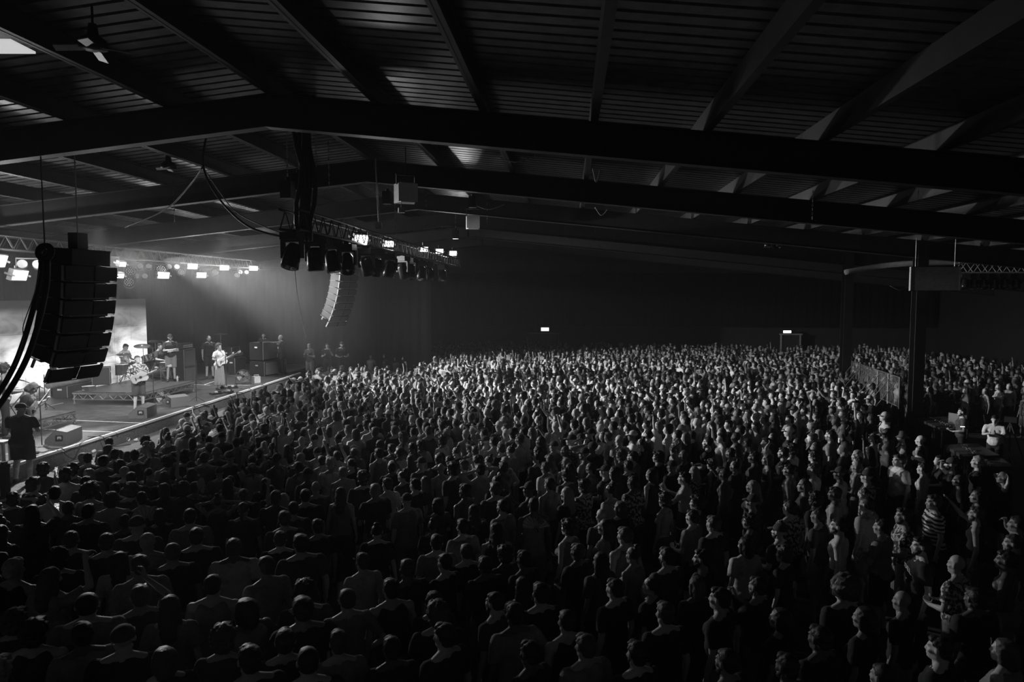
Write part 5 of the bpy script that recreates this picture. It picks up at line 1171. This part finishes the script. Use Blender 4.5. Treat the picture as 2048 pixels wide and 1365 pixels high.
while y < 46.3:
    front = y > 14
    s = .47 if y < 30 else .54 if y < 38 else .66
    if y < 13: s = .60
    x = max(edge(y) + LW + .3, -14) + (row % 2) * s / 2
    while x < min(.68 * y + 2.5, 21):
        side = (.30 if y < 26 else .18) if x > 6 else .10 if (x > 2 and y < 22) else 0
        jx, jy = x + rnd.uniform(-.13, .13), y + rnd.uniform(-.13, .13)
        x += s + side + (.10 if y < 13 else 0)
        if blocked(jx, jy) or rnd.random() < (.06 if jx < 6 else .16) or not clear(jx, jy, .40 if y > 13 else .50): continue
        u, v, k = pix((jx, jy, 1.6))
        if k < 4 or u < -90 or u > 2140 or v > 1500: continue
        hv = pix((jx, jy, 1.75))[1]
        if u < 640 and hv < np.interp(u, [-100, 45, 78, 114, 192, 270, 345, 450, 520, 600, 640], [990, 970, 940, 910, 885, 868, 838, 800, 775, 738, 715]): continue
        if any(abs(u - a_) < .42 * FPX / k and -.25 * FPX / k < hv - b_ < .95 * FPX / k for a_, b_ in STAND): continue
        if jx > 1.5 and jy < 17 and rnd.random() < .34: continue
        grid.setdefault(gkey(jx, jy), []).append((jx, jy))
        fem = rnd.random() < .42; r = rnd.random()
        near_stage = jx < 0
        if r < (.24 if near_stage else .11): pose = rnd.choice(['point', 'up_f', 'fist', 'up_f', 'phone', 'point', 'clap', 'point', 'fist'] if near_stage else ['point', 'fist', 'behind', 'clap', 'clap_f', 'up_f', 'brow'])
        else: pose = rnd.choice(['plain_f', 'front_f']) if fem else rnd.choice(['plain', 'plain', 'front', 'cross' if not near_stage else 'plain', 'hip'])
        fem = TDEF[pose][0]
        hair = rnd.choice(['long', 'long', 'bob', 'bun', 'tail', 'curly']) if fem else rnd.choice(['short', 'short', 'crop', 'crop', 'curly', 'cap', 'cap', None, 'hat' if rnd.random() < .3 else 'short', 'short'])
        top = rnd.choice(['black', 'black', 'dark', 'dark', 'grey', 'pale', 'white', 'tank', 'tank' if fem else 'bare', 'patterned' if rnd.random() < .4 else 'dark'])
        if y < 13: top = rnd.choice(['black', 'black', 'dark', 'grey'])
        people.append(dict(x=jx, y=jy, px=u, py=v, hair=hair, top=top, pose=pose, hcol=rnd.choice(['dark', 'dark', 'dark', 'dark', 'brown', 'brown', 'fair']), sc=rnd.uniform(.93, 1.05) * (.95 if fem else 1), named=False))
    y += s * .88; row += 1
for q in people: q['d'] = math.hypot(q['x'], q['y']); q['vis'] = -20 < q['px'] < 2068 and q['py'] < 1400
vis = sorted([q for q in people if q['vis']], key=lambda q: (not q['named'], q['d']))
IND = vis[:300]; ids = set(id(q) for q in IND); FAR = [q for q in people if id(q) not in ids]
def look(q):
    tgt = Vector((-13.2, 23.5, 0)); a = yaw_to((q['x'], q['y'], 0), tgt); return a + rnd.gauss(0, .22)
# labels that single each one out
for q in IND:
    base = POSE_TXT[q['pose'].replace('_f', '')]; zr, zc = zone(q['px'], q['py'])
    parts = [HAIRTXT[q['hair']], TOPTXT[q['top']]]; 
    if base != 'arms down': parts.append(base)
    q['lab'] = 'person, ' + ', '.join(parts); q['z'] = '%s %s' % (zr, zc)
SPECIAL = {(1802, 923): 'person in a big crumpled white tee standing in front of the mixing desks', (1868, 1006): 'person in a boldly striped black and white top at the right',
 (2013, 1123): 'shirtless person at the right edge leaning back', (1914, 1132): 'bald person in patterned shirt with a hand at the mouth, lower right',
 (64, 1029): 'long haired person lifting a glowing phone at the lower left', (265, 1201): 'person holding a bright phone low, bottom left', (320, 1033): 'person holding a round pleated fan by the face, lower left',
 (366, 982): 'curly haired person waving a pleated fan, left crowd', (1843, 1094): 'person in black tee with lettering on the chest, lower right', (1676, 1053): 'big shirtless person bending forward at the right',
 (1091, 937): 'person in white tee lifting an arm, centre of the crowd', (102, 1159): 'long haired person raising one arm with a pointing hand, bottom left', (686, 947): 'shirtless fair cropped person seen from behind, left of centre',
 (1997, 954): 'person with shaved head and both hands behind the head, far right', (1842, 938): 'shirtless person right of the big white tee', (194, 1209): 'broad person in grey tee seen from behind, bottom left',
 (1805, 1205): 'shaven headed person in black looking left, bottom right', (1694, 1190): 'person with big round hair in the dark lower right', (783, 972): 'person in white tee with bent back, left of centre'}
byl = {}
for q in IND:
    s = SPECIAL.get((q['px'], q['py']))
    if s: q['label'] = s; continue
    byl.setdefault((q['lab'], q['z']), []).append(q)
for (lab, z), L in byl.items():
    L.sort(key=lambda q: q['px']); n = len(L)
    for i, q in enumerate(L):
        o_ = '' if n == 1 else ('left ' if i == 0 else 'right ') if n == 2 else ('leftmost ' if i == 0 else 'rightmost ' if i == n - 1 else ords[i] + ' from left, ')
        q['label'] = (o_ + lab + ', ' + z) if n > 1 else lab + ', ' + z
for q in IND:
    t = TM[q['pose']]; top = q['top']; shirt = None; kind = 'tee'
    if top == 'bare': shirt = None
    elif top == 'tank': shirt = t['tank']
    else: shirt = t['tee']
    col = rnd.choice(['black', 'dark', 'grey']) if top == 'tank' else (top if top != 'bare' else 'dark')
    q['yaw'] = look(q); skin = rnd.choice([0, 0, 1, 1, 2, 3])
    fem = t['fem']; wdt = rnd.uniform(.95, 1.1) * q['sc'] * (1.10 if q['named'] and q['px'] < 620 and q['py'] > 1040 else 1)
    if (q['px'], q['py']) in ((1802, 923), (194, 1209), (1676, 1053)): wdt *= 1.12; skin = 0
    if (q['px'], q['py']) == (1802, 923): q['yaw'] += .5
    o = person((q['x'], q['y'], 0), q['yaw'], q['label'], t['body'], q['hair'], q['hcol'], shirt, col, rnd.choice(['shorts', 'shorts', 'trousers', 'skirt'] if fem else ['shorts', 'shorts', 'trousers']), rnd.choice(['black', 'dark', 'grey']), skin, (wdt, wdt, q['sc']), None, (not fem) and rnd.random() < .3, None, 'people standing in the crowd')
    q['o'] = o
def held(q, off): o = q['o']; return o.location + rotz(o.rotation_euler.z) @ (Vector(off) * q['sc'])
def phone(q, label, off, lit=True):
    r = empty('phone', held(q, off), q['yaw'], label, 'phone'); MB().box((0, 0, 0), (.078, .01, .16), rotx(R(-12))).build('phone_case', BLACK, r)
    if lit: MB().box((0, -.006, 0), (.068, .003, .145), rotx(R(-12))).build('phone_screen', SCR, r)
def handfan(q, off, rz, label, rx=75):
    r = empty('hand_fan', held(q, off), q['yaw'] + rz, label, 'hand fan'); n = 18; M = rotx(R(rx))
    for k in range(n):
        a, b = math.pi * .92 * k / n, math.pi * .92 * (k + 1) / n; mid = (a + b) / 2
        vs = [M @ Vector((rr * math.cos(t), rr * math.sin(t), h)) for rr in (.05, .23) for t, h in ((a, 0), (mid, .012), (b, 0))]
        MB().add(vs, [(0, 1, 4, 3), (1, 2, 5, 4)]).build('pleat', CLO['pale'] if k % 2 else CLO['white'], r)
    MB().cyl((0, 0, 0), M @ Vector((0, -.06, 0)), .008).build('handle', BLACK, r)
Q = {(q['px'], q['py']): q for q in IND}
for key, lab, off in (((64, 1029), 'glowing phone held up by the long haired person, lower left', (.19, .34, 1.60)), ((265, 1201), 'bright phone held by the person at the bottom left', (.07, .40, 1.55)), ((78, 972), 'phone held up sideways near the ledge at the left', (.07, .38, 1.80))):
    if key in Q: phone(Q[key], lab, off)
for q in IND:
    if q['pose'].startswith('phone') and (q['px'], q['py']) not in ((64, 1029), (265, 1201), (78, 972)): phone(q, 'dark phone lifted by the ' + ' '.join(q['label'].split()[:10]), (.07 if q['pose'] == 'phone' else 0, .38, 1.80), False)
if (320, 1033) in Q: handfan(Q[(320, 1033)], (-.2, .05, 1.56), .2, 'pleated white hand fan left of a dark head, lower left')
if (366, 982) in Q: handfan(Q[(366, 982)], (.24, .15, 1.56), -1.2, 'pleated hand fan right of the curly haired person, left crowd')
if (1066, 1013) in Q: handfan(Q[(1066, 1013)], (.0, -.20, 1.35), .3, 'folded out white hand fan in the centre of the crowd', 40)
# lettering on one chest
if (1843, 1094) in Q:
    q = Q[(1843, 1094)]; t = bpy.data.curves.new('print', 'FONT'); t.body = 'MODEL'; t.size = .085; t.align_x = 'CENTER'; t.extrude = .001
    to = bpy.data.objects.new('t', t); COL.objects.link(to); bpy.context.view_layer.update(); tm = bpy.data.meshes.new_from_object(to.evaluated_get(bpy.context.evaluated_depsgraph_get())); bpy.data.objects.remove(to)
    tm.materials.clear(); tm.materials.append(WHITE); a = arr(tm); b = a.copy(); b[:, 0] = -a[:, 0]; b[:, 2] = a[:, 1] + 1.34 - a[:, 0] ** 2 * 2.5; b[:, 1] = .165 - a[:, 0] ** 2 * 1.6 + a[:, 2]; setarr(tm, b); o = link('chest_print', tm, q['o'])
    m = MB(); pts = []
    for k in range(10): a_ = math.pi * 2 * k / 10; rr = .09 if k % 2 == 0 else .04; pts.append((rr * math.sin(a_), .165, 1.20 + rr * math.cos(a_)))
    m.add(pts, [tuple(range(10))]); m.build('star_print', CLO['pale'], q['o'])
# ---------------- everyone farther off: one mesh
def lod(me, tris):
    me = me.copy(); n = sum(len(p.vertices) - 2 for p in me.polygons)
    return run_mods(me, [('TRIANGULATE', {}), ('DECIMATE', dict(ratio=min(1, tris / n)))]) if tris < n else run_mods(me, [('TRIANGULATE', {})])
def tri(me):
    v = arr(me); f = np.empty(len(me.polygons) * 3, np.int32); me.polygons.foreach_get('vertices', f); return v.copy(), f.reshape(-1, 3)
LOD = []
for bt, tt, ht, lt in ((620, 240, 170, 60), (330, 130, 90, 40)):
    D = {'h': {k: tri(lod(HM[k], ht)) for k in HAIRS}, 'l': {k: tri(lod(LEGS[k], lt)) for k in LEGS}, 't': {}}
    for k, t in TM.items(): D['t'][k] = (tri(lod(t['body'], bt)), tri(lod(t['tee'], tt)), tri(lod(t['tank'], tt)))
    LOD.append(D)
GV = {'black': .018, 'dark': .06, 'grey': .22, 'pale': .45, 'white': .7, 'striped': .4, 'patterned': .25}
HV = {'dark': .02, 'brown': .07, 'fair': .3}
V = []; F = []; G = []; nv = 0
for q in FAR:
    D = LOD[0 if q['d'] < 25 else 1]; B, T, K = D['t'][q['pose']]; parts = [(B, rnd.choice((.55, .5, .4, .26, .12)))]
    if q['top'] == 'tank': parts.append((K, rnd.choice((.02, .06, .2, .6))))
    elif q['top'] != 'bare': parts.append((T, GV[q['top']]))
    parts.append((D['l'][rnd.choice(['shorts', 'trousers'])], rnd.choice((.02, .06, .2))))
    if q['hair']: parts.append((D['h'][q['hair']], HV[q['hcol']] if q['hair'] not in ('cap', 'hat') else rnd.choice((.02, .06, .5))))
    a = look(q); c, s_ = math.cos(a), math.sin(a); sc = q['sc']
    for (v, f), g in parts:
        w_ = np.empty_like(v); w_[:, 0] = (v[:, 0] * c - v[:, 1] * s_) * sc + q['x']; w_[:, 1] = (v[:, 0] * s_ + v[:, 1] * c) * sc + q['y']; w_[:, 2] = v[:, 2] * sc
        V.append(w_); F.append(f + nv); G.append(np.full(len(v), g, np.float32)); nv += len(v)
V = np.concatenate(V); F = np.concatenate(F); G = np.concatenate(G)
me = bpy.data.meshes.new('crowd'); me.vertices.add(len(V)); me.vertices.foreach_set('co', V.ravel()); me.loops.add(F.size); me.loops.foreach_set('vertex_index', F.ravel().astype(np.int32))
me.polygons.add(len(F)); me.polygons.foreach_set('loop_start', np.arange(0, F.size, 3, dtype=np.int32)); me.polygons.foreach_set('use_smooth', np.ones(len(F), bool)); me.update(calc_edges=True)
at = me.attributes.new('tone', 'FLOAT', 'POINT'); at.data.foreach_set('value', G)
cm_ = bpy.data.materials.new('crowd_tones'); cm_.use_nodes = True; b_ = cm_.node_tree.nodes['Principled BSDF']; b_.inputs['Roughness'].default_value = .7; b_.inputs['Specular IOR Level'].default_value = .3
an = cm_.node_tree.nodes.new('ShaderNodeAttribute'); an.attribute_name = 'tone'; cm_.node_tree.links.new(an.outputs['Fac'], b_.inputs['Base Color']); me.materials.append(cm_)
o = link('crowd', me); tag(o, 'dense crowd filling the hall floor behind the nearest rows up to the far wall', 'crowd', None, 'stuff')
# ================================================================ haze over the stage, plus one added through the hall to lift blacks
def haze(name, c, d, dens, label):
    hz = bpy.data.materials.new(name); hz.use_nodes = True; nt = hz.node_tree; nt.nodes.clear(); out = nt.nodes.new('ShaderNodeOutputMaterial'); vsn = nt.nodes.new('ShaderNodeVolumeScatter')
    vsn.inputs['Density'].default_value = dens; vsn.inputs['Anisotropy'].default_value = .3; nt.links.new(vsn.outputs[0], out.inputs['Volume'])
    o = MB().box(c, d).build(name, hz); tag(o, label, 'haze', None, 'stuff')
haze('black_lift_haze', (1.0, 22.9, 4.4), (42, 48, 8.7), .0011, 'thin haze added through the whole hall to lift its blacks')
haze('stage_haze', (-14.0, 21.2, 4.0), (10.0, 21.4, 7.6), .0027, 'thicker smoke haze hanging over the stage')
